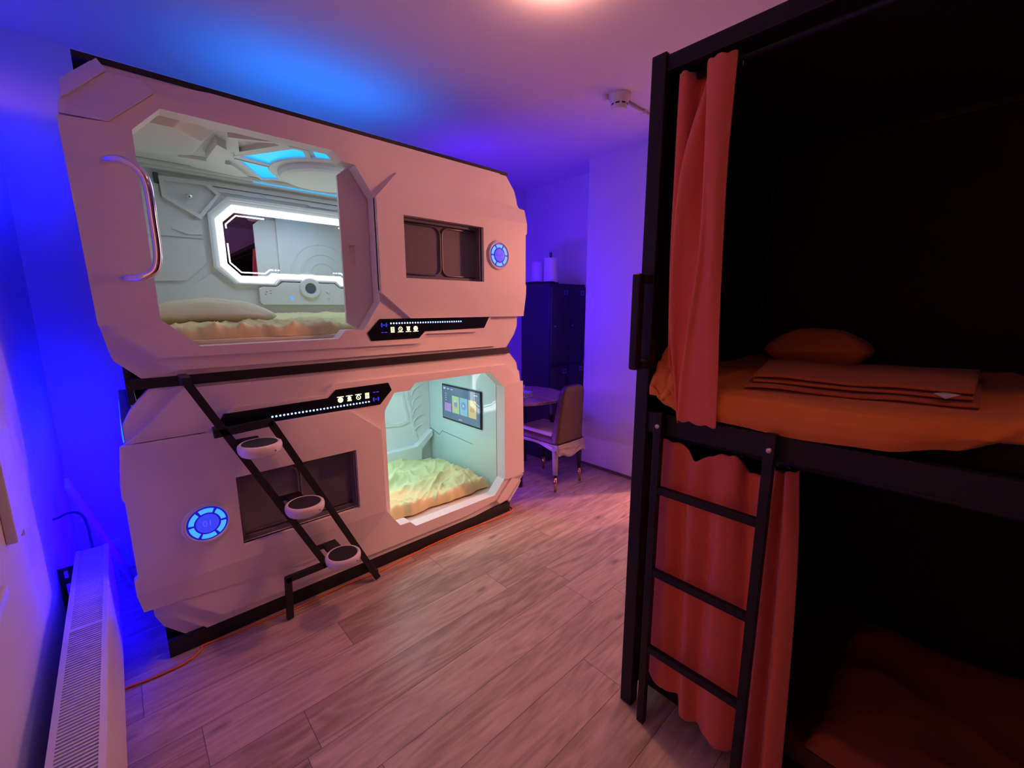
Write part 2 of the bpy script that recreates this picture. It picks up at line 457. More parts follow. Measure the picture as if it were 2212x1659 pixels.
def pod(up):
    zc, z0, z1 = (1.7245, 1.165, 2.285) if up else (.610, 0., 1.165)
    sg = 1 if up else -1
    root = thing('sleeping_pod',
                 'upper white sleeping capsule numbered 02, doorway at its left' if up else 'lower white sleeping capsule numbered 01, doorway at its right',
                 'sleeping pod', (1.0, .5, z0), 'stacked sleeping capsules')
    mp = lambda a, b, d: (1.0 + sg * a, -d, zc + sg * b)
    # moulded front
    fs = MB()
    fs.prism(BASE, -.075, -.034, mp, [DOOR, NICHE])
    fs.prism(PLATE1, -.034, -.017, mp, [DOOR, NICHE])
    fs.prism(PLATE2, -.017, 0., mp, [DOOR, NICHE])
    fs.prism(LEFTBLOCK, 0., .009, mp)
    fs.prism(BLOCK_MID, -.012, .022, mp, [NICHE])
    fs.wedge([(.020, .262, .022), (1.062, .262, .022), (1.050, .347, .008), (.845, .362, .006), (.46, .398, .005), (.146, .398, .005)], -.012, mp)
    fs.wedge([(.020, -.19, .022), (.020, -.198, .022), (.187, -.333, .015), (1.039, -.333, .015), (1.055, -.19, .022)], -.012, mp)
    # overlapping scales at the corner above the doorway
    fs.wedge([(-1.037, .396, -.003), (-.915, .516, -.003), (-.935, .5565, -.031), (-1.033, .462, -.031)], -.05, mp)
    fs.wedge([(-1.048, .345, .013), (-.932, .348, .013), (-.795, .478, .013), (-.83, .512, .0), (-.917, .512, -.0145), (-1.043, .392, -.0145)], -.03, mp)
    # brow of the doorway return between block and strip
    fs.build('front_shell', 'shell', root, bevel=.003, merge=False)
    # black outer housing
    hs = MB()
    hs.box(.005, 1.94, .02, .975, z0, z0 + .035 if not up else z0 + .02)
    hs.box(.005, 1.94, .02 if not up else .03, .975, z1 - .02, z1)
    hs.box(.005, .025, .08, .975, z0 + .02, z1 - .02)
    hs.box(1.92, 1.94, .08, .975, z0 + .02, z1 - .02)
    hs.box(.025, 1.92, .955, .975, z0 + .02, z1 - .02)
    if not up:
        hs.box(.005, 1.94, .02, .04, .035, .075)
    hs.build('housing', 'black', root, merge=False)
    # white side fairings seen past the front
    wl0, wh0 = zc - .44, zc + .47
    inn = MB()
    inn.box(XI0, XI1, YI, YI + .015, wl0, wh0)
    RZ = (lambda z: z) if up else (lambda z: z - 1.1145)
    bw = XZ(YI)
    DX = 0. if up else -.035
    def P(pts): return [(lambda q: (q[0] + DX, RZ(q[1])))(s_(*p)) for p in pts]
    cx = .975
    def mir(p): return (2 * cx - p[0], p[1])
    if True:
        # relief plates left of the mirror and their twins on the right
        for f in ((lambda p: p, mir) if up else (lambda p: p,)):
            plates = [
                ([(.03, 2.13), (.23, 2.13), (.262, 2.09), (.262, 1.99), (.20, 1.955), (.03, 1.955)], .012),
                ([(.10, 1.93), (.40, 1.93), (.43, 1.965), (.43, 1.835), (.10, 1.835)], .008),
                ([(.10, 1.815), (.43, 1.822), (.43, 1.70), (.33, 1.60), (.10, 1.59)], .014),
                ([(.10, 1.57), (.35, 1.57), (.45, 1.645), (.53, 1.57), (.55, 1.30), (.10, 1.30)], .007),
                ([(.29, 1.875), (.43, 1.872), (.43, 1.855), (.36, 1.85), (.335, 1.86)], .018),
            ]
            for pl, d in plates:
                inn.prism([(f(p)[0], RZ(f(p)[1])) for p in pl], 0, d, bw)
            # triangular bay for the hook
            tri_o = [(.265, 2.135), (.48, 2.142), (.535, 2.085), (.43, 1.935), (.27, 2.03)]
            tri_i = [(.285, 2.115), (.47, 2.120), (.515, 2.078), (.425, 1.962), (.292, 2.04)]
            inn.prism([(f(p)[0], RZ(f(p)[1])) for p in tri_o], 0, .028, bw, [[(f(p)[0], RZ(f(p)[1])) for p in tri_i]])
        for a, b, z in ((.45, 1.50, 2.148), (.50, 1.45, 2.120)):
            inn.prism([(a, RZ(z)), (b, RZ(z)), (b - .03, RZ(z - .022)), (a + .03, RZ(z - .022))], 0, .016, bw)
        inn.prism([(.74, RZ(2.112)), (1.21, RZ(2.112)), (1.18, RZ(2.092)), (1.02, RZ(2.092)), (1.0, RZ(2.10)), (.77, RZ(2.10))], 0, .024, bw)
    if not up:
        # ribbed corner moulding and ledge by the television
        for k in range(6):
            zz = .88 - k * .082
            pts = smoothpath([(1.70, YI - .008, zz - .05), (1.705, YI - .010, zz - .02), (1.73, YI - .010, zz + .008), (1.785, YI - .009, zz + .03)], 5)
            inn.tube(pts, .0045, 6)
        inn.prism([(1.635, .82), (1.655, .82), (1.735, .36), (1.715, .36)], 0, .012, bw)
        inn.prism([(1.45, .80), (1.62, .80), (1.665, .535), (1.60, .515), (1.45, .53)], 0, .01, bw, [[(1.47, .78), (1.603, .78), (1.64, .555), (1.59, .54), (1.47, .552)]])
        inn.prism([(1.40, .33), (1.70, .33), (1.85, .445), (1.85, .395), (1.74, .30), (1.74, .20), (1.40, .20)], 0, .06, bw)
    inn.build('back_panel', 'liner', root, bevel=.003, merge=False)
    # ends, floor
    MB().box(XI0 - .02, XI0, .077, YI, wl0, wh0).build('end_panel', 'liner', root)
    ep = MB().box(XI1, XI1 + .02, .077, YI, wl0, wh0)
    epo = ep.build('end_panel', 'liner' if up else 'glossy', root)
    if not up:
        # engraved joint line in the end panel
        j = MB()
        jl = [(.93, .447), (.80, .417), (.755, .458), (.35, .440)]
        for a, b in zip(jl, jl[1:]):
            j.bar((XI1 - .0005, a[0], a[1]), (XI1 - .0005, b[0], b[1]), .004, .002, (0, .3, 1))
        j.build('panel_joint', 'tint', epo)
    MB().box(XI0, XI1, .02 + .057, YI, wl0 - .02, wl0).build('floor_panel', mat('pod_floor_board_%d' % up, (.62, .52, .45), .5, var=.1, vscale=12), root)
    # inner side of the front, behind the storage niche
    ib = MB().box(1.0 + sg * .03 if up else .03, XI1 if up else 1.0 - .03, .10, .115, wl0, wh0)
    ibx = 1.36 if up else .64
    for r in (.10, .17, .25):
        ib.lathe([(r - .006, 0), (r - .006, .006), (r + .006, .006), (r + .006, 0)], lambda a, b, h: (ibx + a, .115 + h, zc + b), 40)
    ib.build('inner_front_panel', 'liner', root, merge=False)
    # ceiling with raised mouldings
    cz = wh0
    ce = MB().box(XI0, XI1, .077, YI, cz, cz + .02)
    cm = lambda a, b, d: (a, b, cz - d)
    for f in (lambda p: p, mir):
        g = lambda l: [f(p) for p in l]
        ce.prism(g([(.06, .12), (.30, .12), (.42, .24), (.40, .52), (.27, .62), (.06, .62)]), 0, .045, cm, top=g([(.06, .15), (.27, .15), (.37, .25), (.355, .49), (.25, .57), (.06, .57)]))
        ce.prism(g([(.43, .27), (.475, .32), (.515, .63), (.475, .655), (.425, .54)]), 0, .038, cm)
        ce.prism(g([(.33, .66), (.55, .63), (.66, .80), (.62, .84), (.40, .80)]), 0, .016, cm)
        ce.prism(g([(.46, .20), (.53, .44), (.70, .15), (.66, .11)]), 0, .020, cm, [g([(.50, .21), (.535, .37), (.65, .155), (.63, .14)])])
        ce.prism(g([(.535, .47), (.70, .155), (.775, .155), (.85, .32), (.72, .53), (.535, .50)]), 0, .014, cm, [g([(.557, .461), (.715, .178), (.758, .177), (.83, .319), (.718, .512)])])
        ce.prism(g([(.54, .52), (.72, .545), (.74, .60), (.82, .76), (.73, .83)]), 0, .014, cm, [g([(.565, .533), (.715, .556), (.728, .60), (.80, .752), (.731, .802)])])
    ce.box(XI0, XI1, YI - .05, YI, cz - .03, cz).box(XI0, XI1, YI - .085, YI - .05, cz - .018, cz)
    ce.build('ceiling_panel', 'liner', root, bevel=.004, merge=False)
    for f in (lambda p: p, mir):
        g = lambda l: [f(p) for p in l]
        MB().prism(g([(.557, .461), (.715, .178), (.758, .177), (.83, .319), (.718, .512)]), .001, .004, cm).build('ceiling_light', 'led_cyan', root)
        MB().prism(g([(.565, .533), (.715, .556), (.728, .60), (.80, .752), (.731, .802)]), .001, .004, cm).build('ceiling_light', 'led_cyan', root)
    for a, b, c, d in (((.795, .150), (.862, .150), (.935, .285), (.868, .300)),):
        for f in (lambda p: p, mir):
            MB().prism([f(a), f(b), f(c), f(d)], .001, .004, cm).build('ceiling_light', 'led_cyan', root)
    MB().box(.70, 1.25, .875, .883, cz - .020, cz - .0185).build('ceiling_light', 'led_cyan', root)
    dc = MB().lathe([(.001, .05), (.21, .05), (.235, .044), (.245, .03), (.245, .016), (.285, .016), (.29, .010), (.29, 0)], lambda a, b, h: (.985 + a, .50 + b, cz - h), 64)
    dc.build('ceiling_speaker_disc', 'liner', root, smooth=False)
    # mirror with its light rim on the back wall
    OUT = P([(.573, 2.026), (.488, 1.941), (.489, 1.688), (.574, 1.599), (.750, 1.599), (.777, 1.627), (.850, 1.629)])
    INN = P([(.584, 1.988), (.521, 1.927), (.522, 1.701), (.585, 1.635), (.725, 1.638), (.747, 1.657), (.850, 1.657)])
    cxm = s_(.957, 0)[0] + DX
    def sym(l): return l + [(2 * cxm - p[0], p[1]) for p in reversed(l)]
    mirror = MB().prism(sym(INN), .004, .008, bw).build('mirror', 'mirror', root)
    MB().prism(sym(OUT), .004, .014, bw, [sym(INN)]).build('mirror_light', 'led_white', mirror)
    ths = P([(.736, 1.971), (.590, 1.971), (.536, 1.918), (.537, 1.896)]), P([(.535, 1.814), (.537, 1.708), (.589, 1.655), (.713, 1.654), (.740, 1.677), (.759, 1.677)])
    for t in ths:
        for q in (t, [(2 * cxm - p[0], p[1]) for p in t]):
            l = MB()
            for a, b in zip(q, q[1:]):
                l.bar((a[0], YI - .0085, a[1]), (b[0], YI - .0085, b[1]), .007, .002, (a[1] - b[1], 0, b[0] - a[0]))
            l.build('mirror_light', 'led_line', mirror)
    for x in (.772, .789):
        for sgn in (1, -1):
            p = P([(x, 1.677)])[0]
            xx = p[0] if sgn > 0 else 2 * cxm - p[0]
            MB().box(xx - .005, xx + .005, YI - .0105, YI - .008, p[1] - .003, p[1] + .003).build('mirror_light', 'led_line', mirror)
    FR = P([(.556, 2.066), (.452, 1.961), (.452, 1.675), (.547, 1.587), (.765, 1.585), (.792, 1.613), (.850, 1.613)])
    FR2 = P([(.514, 2.078), (.440, 1.977), (.436, 1.668), (.55, 1.565), (.765, 1.568), (.792, 1.592), (.850, 1.592)])
    mf = MB().prism(sym(FR2), 0, .010, bw, [sym(OUT)], top=sym(FR), top_holes=None)
    mf.prism(sym(FR), .010, .030, bw, [sym(P([(.562, 2.050), (.466, 1.953), (.466, 1.68), (.556, 1.593), (.760, 1.592), (.785, 1.620), (.850, 1.621)]))])
    mf.build('mirror_frame', 'liner', root, merge=False)
    # control console under the mirror
    c0, c1 = P([(.665, 1.467)])[0], P([(.665, 1.575)])[0]
    hw = cxm - c0[0]
    con = MB().prism([(cxm - hw, c0[1] + .015), (cxm - hw + .015, c0[1]), (cxm + hw - .015, c0[1]), (cxm + hw, c0[1] + .015), (cxm + hw, c1[1] - .01), (cxm + hw - .02, c1[1]), (cxm + .20, c1[1]), (cxm + .16, c1[1] + .03),
                      (cxm - .16, c1[1] + .03), (cxm - .20, c1[1]), (cxm - hw + .02, c1[1]), (cxm - hw, c1[1] - .01)], 0, .035, bw).build('control_console', 'liner', root, bevel=.004)
    kz = RZ(s_(0, 1.571)[1])
    km = lambda a, b, h: (cxm + a, YI - .035 - h, kz + b)
    MB().lathe([(.066, -.02), (.066, .012), (.058, .018), (.036, .016), (.034, .010), (.001, .010)], km, 40).lathe([(.085, -.025), (.11, -.028), (.112, -.035), (.10, -.03)], km, 40, 0, PI).build('dial', 'liner', con, smooth=False)
    MB().lathe([(.033, .011), (.001, .0115)], km, 32).build('dial_display', mat('dial_glass_%d' % up, (.10, .13, .17), .15), con)
    MB().lathe([(.001, .003), (.010, .003), (.012, 0)], lambda a, b, h: (cxm - .115 + a, YI - .035 - h, kz - .065 + b), 16).build('button', emit('blue_button_%d' % up, (.1, .35, 1.), 1.2), con)
    MB().lathe([(.001, .001), (.005, .001), (.006, .004), (.011, .004), (.012, 0)], lambda a, b, h: (cxm + .115 + a, YI - .035 - h, kz - .065 + b), 16).build('socket', 'white', con)
    MB().lathe([(.001, .010), (.008, .010), (.013, 0)], lambda a, b, h: (cxm + .113 + a, YI - .035 - h, kz - .018 + b), 16).build('button', 'white', con)
    for sx in (-.245, .245):
        so = MB()
        for dx, dz in ((-.012, .004), (.010, .010), (.010, -.006), (-.018, -.012)):
            so.box(cxm + sx + dx - .004, cxm + sx + dx + .004, YI - .0365, YI - .034, kz - .03 + dz - .002, kz - .03 + dz + .002)
        so.build('power_outlet', 'tint', con)
    # chrome coat hook in the triangular bay
    hk = P([(.381, 2.041)])[0]
    MB().lathe([(.006, 0), (.006, .02), (.016, .022), (.017, .030), (.012, .036), (.001, .037)], lambda a, b, h: (hk[0] + a, YI - h, hk[1] + b), 20).build('coat_hook', 'chrome', root, smooth=True)
    if up:
        MB().box(.245, .268, .915, YI - .012, 2.095, 2.150).build('wall_sensor', mat('sensor_teal', (.05, .10, .12), .25), root, bevel=.004)
    # sliding door leaf
    e = -.125 if up else -.052
    leaf = [(e + .055, .400), (e, .352), (e, -.350), (e + .072, -.392), (.62, -.392), (.62, .400)]
    dl = MB().prism(leaf, -.098, -.082, mp, [[(-.088 + e + .125, .034), (-.058 + e + .125, .034), (-.058 + e + .125, -.058), (-.088 + e + .125, -.058)]])
    dlo = dl.build('sliding_door', 'shell', root, bevel=.003, merge=False)
    MB().prism([(-.088 + e + .125, .034), (-.058 + e + .125, .034), (-.058 + e + .125, -.058), (-.088 + e + .125, -.058)], -.0985, -.093, mp).build('finger_pull', 'shell', dlo)
    # recessed storage niche with a tinted panel
    nc = MB()
    nc.prism([(p[0] + dx, p[1] + dy) for p, (dx, dy) in zip(NICHE, ((.001, .001), (-.001, .001), (-.001, -.001), (.001, -.001)))], -.060, -.045, mp)
    nc.prism([(p[0] + dx, p[1] + dy) for p, (dx, dy) in zip(NICHE, ((.001, .001), (-.001, .001), (-.001, -.001), (.001, -.001)))], -.045, -.020, mp,
             [[(.183, -.103), (.677, -.103), (.677, .179), (.183, .179)]])
    nco = nc.build('storage_niche', 'tint', root, bevel=.002, merge=False)
    for a, b in ((.183, .424), (.436, .677)):
        r = .045
        if a < .3: lp = [(a, -.095)] + arc((b - r, -.095 + r), r, -PI / 2, 0, 8) + arc((b - r, .171 - r), r, 0, PI / 2, 8) + [(a, .171)]
        else: lp = [(b, .171)] + arc((a + r, .171 - r), r, PI / 2, PI, 8) + arc((a + r, -.095 + r), r, PI, 1.5 * PI, 8) + [(b, -.095)]
        pts = [mp(p[0], p[1], -.040) for p in lp]
        MB().tube(pts, .005, 8).build('niche_rail', 'tint', nco, smooth=True)
    # number badge
    bc = (.813, .044)
    bm_ = lambda a, b, h: (mp(bc[0], bc[1], 0)[0] + a, -.022 - h, mp(bc[0], bc[1], 0)[2] + b)
    bd = MB().lathe([(.090, -.02), (.088, .006), (.082, .010), (.077, .010), (.072, .006)], bm_, 48).build('number_badge', 'shell', root)
    MB().lathe([(.074, .006), (.001, .0065)], bm_, 48).build('badge_ring', 'ringblue', bd)
    for k in range(6):
        a0 = PI / 2 + k * PI / 3 - .43; a1 = a0 + .86
        MB().lathe([(.047, .007), (.047, .010), (.065, .010), (.065, .007), (.047, .007)], bm_, 10, a0, a1).build('light_segment', 'seg', bd)
    MB().lathe([(.040, .007), (.040, .0095), (.036, .0105), (.001, .0105)], bm_, 40).build('badge_disc', 'disc_blue', bd)
    c = bm_(0, 0, .0115)
    text_mesh('02' if up else '01', .036, 'badge_number', 'num', bd, c, .001)
    # light strip with dots and icons
    st = MB().prism(STRIP, -.01, .003, mp).build('control_strip', 'gloss_black', root)
    for k in range(29):
        a = .0735 + (.5265 - .0735) * k / 28
        MB().lathe([(.0045, .003), (.0038, .005), (.0001, .0055)], lambda x, y, h: mp(a + x, -.357 + y, h), 8).build('led', 'led_blue', st)
    for k, a in enumerate((.081, .127, .174, .219)):
        ic = MB()
        w = .011 if k == 0 else .0165
        ic.box(*sorted((mp(a - w, 0, 0)[0], mp(a + w, 0, 0)[0])), -.0045, -.0031, *sorted((mp(0, -.4055, 0)[2], mp(0, -.4015, 0)[2])))
        icm = lambda x, y, h: mp(a + x, -.388 + y, h)
        if k == 0:
            q = lambda x0, x1, y0, y1: [(a + x0, -.388 + y0), (a + x1, -.388 + y0), (a + x1, -.388 + y1), (a + x0, -.388 + y1)]
            ic.prism(q(-.0105, .0105, -.012, .012), .003, .0045, mp, [q(-.006, .006, -.006, -.003), q(-.006, .006, .003, .006)])
        elif k == 1:
            ic.lathe([(.0085, .003), (.0085, .0045), (.0125, .0045), (.0125, .003)], icm, 20)
            ic.prism([(a - .004, -.388 + .004), (a - .002, -.388 + .006), (a + .005, -.388 - .003), (a + .003, -.388 - .005)], .003, .0045, mp)
        elif k == 2:
            ic.lathe([(.0095, .003), (.0095, .0045), (.001, .0045)], lambda x, y, h: icm(x, y - .003, h), 18)
            ic.prism([(a - .011, -.383), (a + .011, -.383), (a + .011, -.376), (a - .011, -.376)], .003, .0045, mp)
        else:
            ic.lathe([(.0135, .003), (.0135, .0045), (.001, .0045)], icm, 22)
        ic.build('status_icon', 'icon', st)
    sgm = MB()
    sm = lambda x, y, h: mp(.034 + x, -.365 + y, h)
    sgm.lathe([(.0035, .003), (.003, .0045), (.001, .0045)], sm, 10)
    for r in (.010, .015):
        for a0 in (-.75, PI - .75):
            sgm.lathe([(r, .003), (r, .0045), (r + .002, .0045), (r + .002, .003)], sm, 8, a0, a0 + 1.5)
    sgm.build('signal_icon', 'icon_blue', st)
    ds = MB()
    for a in (.023, .042): ds.box(*sorted((mp(a - .007, 0, 0)[0], mp(a + .007, 0, 0)[0])), -.0045, -.0031, *sorted((mp(0, -.4045, 0)[2], mp(0, -.4015, 0)[2])))
    ds.build('status_bar', 'icon_blue', st)
    # blue light fittings on both flanks of the capsule
    for x, s in ((.005, -1), (1.94, 1)):
        zz = zc + .34 if s < 0 else zc - .30
        hb = MB().box(*sorted((x, x + s * .030)), .10, .86, zz - .03, zz + .085).build('flank_lamp', 'tint', root, bevel=.004)
        MB().box(*sorted((x + s * .030, x + s * .034)), .11, .85, zz - .02, zz + .03).build('lamp_strip', 'glow_strip', hb)
    if up:
        pts = smoothpath([(.044, -.006, 1.940), (.050, -.045, 1.940), (.085, -.085, 1.938), (.122, -.10, 1.918), (.143, -.105, 1.868), (.1455, -.105, 1.75), (.1445, -.105, 1.635), (.128, -.10, 1.578), (.088, -.085, 1.556), (.050, -.045, 1.553), (.044, -.006, 1.553)], 8)
        MB().tube(pts, .0135, 16).build('grab_handle', 'chrome', root, smooth=True)
    return root

pod_u = pod(True)
pod_l = pod(False)

# television in the lower pod
tvx = XI1 - .001
tv = thing('television', 'flat screen with colour tiles on the end wall of the lower capsule', 'television', (tvx, .474, .577))
MB().box(tvx - .012, tvx, .229, .719, .577, .857).build('screen_case', 'gloss_black', tv, bevel=.002)
MB().box(tvx - .0135, tvx - .012, .240, .708, .590, .846).build('screen', 'scr', tv)
def tvq(name, m, a0, a1, b0, b1, d=.0015):
    """a along the screen from its far end, b from its top"""
    y1, y0 = .708 - .468 * a0, .708 - .468 * a1
    zt, zb = .846 - .256 * b0, .846 - .256 * b1
    return MB().box(tvx - .0135 - d, tvx - .0134, y0, y1, zb, zt).build(name, m, tv)
tvq('screen_tile', 'scr_purple', .055, .235, .52, .78)
tvq('screen_tile', 'scr_green', .275, .465, .26, .78)
tvq('screen_tile', 'scr_cyan', .490, .690, .26, .78)
tvq('screen_tile', 'scr_amber', .715, .915, .26, .78)
tvq('screen_icon', 'scr_white', .03, .085, .05, .10)
tvq('screen_icon', 'scr_white', .13, .19, .065, .09)
tvq('screen_icon', 'scr_white', .235, .295, .065, .09)
tvq('screen_icon', 'scr_white', .86, .95, .08, .11)
for i in range(4): tvq('screen_icon', 'scr_white', .075, .11, .22 + i * .07, .235 + i * .07)
tvq('screen_icon', 'scr_white', .45, .54, .93, .95)
def tvdisc(m, a, b, r, d, a0=0, a1=2 * PI, r0=.0005):
    y, z = .708 - .468 * a, .846 - .256 * b
    MB().lathe([(r0, d), (r, d)], lambda p, q, h: (tvx - .0135 - h, y + p, z + q), 24, a0, a1).build('screen_icon', m, tv)
tvdisc('scr_mid', .365, .50, .026, .0020); tvdisc('scr_orange', .385, .49, .034, .0024, -2.2, .9, .024)
tvdisc('scr_white', .36, .44, .015, .0026, 0, PI)
tvdisc('scr_mid', .588, .49, .030, .0020)
tvq('screen_icon', 'scr_orange', .765, .87, .46, .60, .0022)
yy, zz = .708 - .468 * .588, .846 - .256 * .49
MB().add([(tvx - .016, yy + .010, zz + .014), (tvx - .016, yy + .010, zz - .014), (tvx - .016, yy - .014, zz)], [(0, 1, 2)]).build('screen_icon', 'scr_white', tv)

# ------------------------------------------------------------------ bedding in the pods
def ridged(p, s):
    return 1 - abs(noise.noise(Vector(p) * s)) * 2.2

def smst(a, b, x):
    t = min(1, max(0, (x - a) / (b - a)))
    return t * t * (3 - 2 * t)

def wrinkle(x, y, ang, s1, s2, seed, p=3.):
    """creased noise stretched along the direction ang"""
    c, q = math.cos(ang), math.sin(ang)
    a, b = c * x + q * y, -q * x + c * y
    w = .35 * noise.noise(Vector((x * 3, y * 3, seed + 50)))
    return max(0., 1 - abs(noise.noise(Vector((a * s1 + w, b * s2 + w, seed)))) * 2.4) ** p

def duvet(x0, x1, y0, y1, zb, hfun, name, m, label, cat, nu=240, nv=130, wob=.02, seed=0., front=.045):
    def rise(t): return math.sqrt(max(0., 1 - (1 - min(1., t)) ** 2))
    def fn(u, v):
        x = x0 + (x1 - x0) * u
        vv = v ** 1.25
        y = y0 + (y1 - y0) * vv
        e = min(rise(u / .03), rise((1 - u) / .03), rise(vv / front), rise((1 - vv) / .04))
        wx = wob * noise.noise(Vector((x * 4, y * 4, seed)))
        wy = wob * (noise.noise(Vector((x * 7, y * 3, seed + 9))) + .5 * noise.noise(Vector((x * 19, y * 3, seed + 12))))
        z = zb + hfun(x, y) * e
        return (x + (wx if u < .98 else min(0, wx)), y + wy, z)
    return tag(MB().grid(fn, nu, nv).build(name, m, smooth=True), label, cat)

def seg_d(x, y, a, b):
    vx, vy = b[0] - a[0], b[1] - a[1]
    t = min(1, max(0, ((x - a[0]) * vx + (y - a[1]) * vy) / (vx * vx + vy * vy)))
    return math.hypot(x - a[0] - t * vx, y - a[1] - t * vy), t

def ridges(x, y, R):
    h = 0.
    wx = x + .028 * noise.noise(Vector((x * 5, y * 5, 21))); wy = y + .028 * noise.noise(Vector((x * 5, y * 5, 25)))
    for a, b, w, k in R:
        d, t = seg_d(wx, wy, a, b)
        if d < 3 * w:
            h += k * math.exp(-abs(d / w) ** 1.5) * (.35 + .65 * math.sin(PI * (.12 + .76 * t)))
    return h

RU = [((.25, .30), (.75, .27), .06, .024), ((.70, .27), (1.05, .30), .06, .022), ((1.0, .28), (1.18, .38), .06, .048), ((.6, .50), (1.2, .62), .06, .018), ((.9, .78), (1.5, .74), .05, .016)]
def hu(x, y):
    h = .050 + .02 * noise.noise(Vector((x * 2.2, y * 2.0, 1))) + .030 * smst(.45, .85, y)
    fr = smst(.46, .14, y)
    h += .020 * fr * wrinkle(x, y, 1.25, 3.0, 11., 2.) + .010 * fr * wrinkle(x, y, 1.8, 4., 20., 4.)
    h += .012 * (1 - fr) * wrinkle(x, y, .25, 3., 9., 6.)
    return max(.02, h + ridges(x, y, RU))
tag(MB().box(.05, 1.84, .095, .925, 1.2855, 1.318).build('mattress', 'cream', bevel=.012), 'thin mattress lying in the upper capsule under the duvet', 'mattress')
duvet(.06, 1.80, .115, .915, 1.319, hu, 'duvet', 'yellow', 'yellow crumpled duvet spread in the upper capsule', 'duvet', seed=1.)

RL = [((1.00, .24), (1.40, .36), .050, .036), ((1.38, .35), (1.74, .37), .050, .034), ((.98, .42), (1.36, .56), .055, .040), ((1.35, .56), (1.66, .57), .045, .030),
      ((1.0, .66), (1.45, .76), .07, .036), ((1.64, .66), (1.74, .50), .035, .036), ((1.68, .50), (1.80, .42), .03, .026), ((1.64, .22), (1.80, .32), .045, .030), ((.7, .3), (1.0, .5), .06, .03), ((.5, .6), (.9, .75), .06, .03)]
def hl(x, y):
    h = .060 + .02 * noise.noise(Vector((x * 2.4, y * 2.2, 11)))
    h -= .040 * smst(.62, .9, y) * smst(1.50, 1.78, x)
    fr = smst(.40, .14, y)
    h += .016 * fr * wrinkle(x, y, 1.05, 3.2, 10., 12.) + .009 * fr * wrinkle(x, y, 1.3, 5., 22., 14.)
    h += .022 * (1 - .6 * fr) * wrinkle(x, y, .38, 2.6, 8., 16.) + .011 * wrinkle(x, y, .75, 4.5, 15., 18., 2.)
    return max(.012, h + ridges(x, y, RL))
tag(MB().box(.05, 1.84, .165, .925, .1705, .186).build('mattress', 'cream', bevel=.006), 'thin mattress lying in the lower capsule under the duvet', 'mattress')
duvet(.08, 1.845, .135, .915, .180, hl, 'duvet', 'yellow', 'yellow-green rumpled duvet filling the lower capsule', 'duvet', seed=4.)

def superpillow(cx, cy, cz, a, b, c, rot, name, m, label):
    mb = MB()
    R = Matrix.Rotation(rot, 3, 'Z')
    def fn(u, v):
        th = u * 2 * PI; ph = (v - .5) * PI
        cp, sp = math.cos(ph), math.sin(ph)
        e1 = .45
        sgn = lambda q: 1 if q >= 0 else -1
        x = a * sgn(math.cos(th)) * abs(math.cos(th)) ** e1 * cp ** .8
        y = b * sgn(math.sin(th)) * abs(math.sin(th)) ** e1 * cp ** .8
        z = c * sp * (1 - .55 * max(abs(x / a), abs(y / b)) ** 3)
        z += .012 * noise.noise(Vector((x * 9 + cx, y * 9, 3))) + .006 * ridged((x, y, 7), 14)
        return Vector((cx, cy, cz)) + R @ Vector((x, y, z))
    mb.grid(fn, 64, 32)
    return tag(mb.build(name, m, smooth=True), label, 'pillow')
superpillow(.36, .52, 1.405, .29, .22, .085, -.18, 'pillow', 'cream', 'pale cream pillow at the left end of the upper capsule')

# ------------------------------------------------------------------ ladder of the pods
lad = thing('pod_ladder', 'black slanting steel ladder with three round treads on the lower capsule', 'ladder', (.66, -.06, 0))
LY = -.075
def lbar(mb, p, q, w=.030): mb.bar((p[0], LY, p[1]), (q[0], LY, q[1]), w, .020, (q[1] - p[1], 0, p[0] - q[0]))
r1 = MB(); lbar(r1, (.172, 1.180), (.628, .198)); r1.build('rail', 'black', lad, bevel=.002)
r2 = MB(); lbar(r2, (.446, .965), (.882, .012)); r2.build('rail', 'black', lad, bevel=.002)
b1 = MB(); lbar(b1, (.240, .950), (.458, .962), .034); b1.build('top_bracket', 'black', lad, bevel=.002)
b2 = MB(); lbar(b2, (.625, .206), (.440, .205), .030); lbar(b2, (.452, .215), (.444, .006), .030); b2.build('foot', 'black', lad, bevel=.002)
b3 = MB().box(.160, .192, LY - .012, .04, 1.158, 1.190); b3.build('top_hook', 'black', lad, bevel=.003)
for q in ((.246, .276, LY, -.006, .935, .965), (.858, .888, LY, .02, .030, .055)): MB().box(*q).build('stand_off', 'black', lad)
for (x, z) in ((.364, .922), (.506, .625), (.648, .327)):
    cy = -.250
    f = lambda a, b, h: (x + a, cy + b, z + h)
    t = MB().lathe([(.001, -.042), (.056, -.042), (.069, -.035), (.0765, -.021), (.078, -.006), (.076, .003), (.070, .008), (.064, .008), (.062, .005)], f, 56)
    to = t.build('tread', 'tread', lad, smooth=True)
    to.data.polygons.foreach_set('use_smooth', [True] * len(to.data.polygons))
    ra = (1.180 - (z - .025)) / (1.180 - .198) * .456 + .172; rb = (.965 - (z - .025)) / .953 * .436 + .446
    MB().bar((ra, LY, z - .022), (x + .03, LY, z - .022), .022, .014, (0, 0, 1)).box(x - .03, x + .03, cy + .05, LY, z - .034, z - .012).build('tread_arm', 'black', lad)
    MB().lathe([(.0635, .005), (.0615, .0085), (.001, .0090)], f, 56).build('grip_pad', 'rubber', to)
    MB().lathe([(.001, .004), (.004, .003), (.005, 0)], lambda a, b, h: (x + .036 + a, cy - .0685 - h, z - .016 + b), 10).build('screw', 'chrome', to)

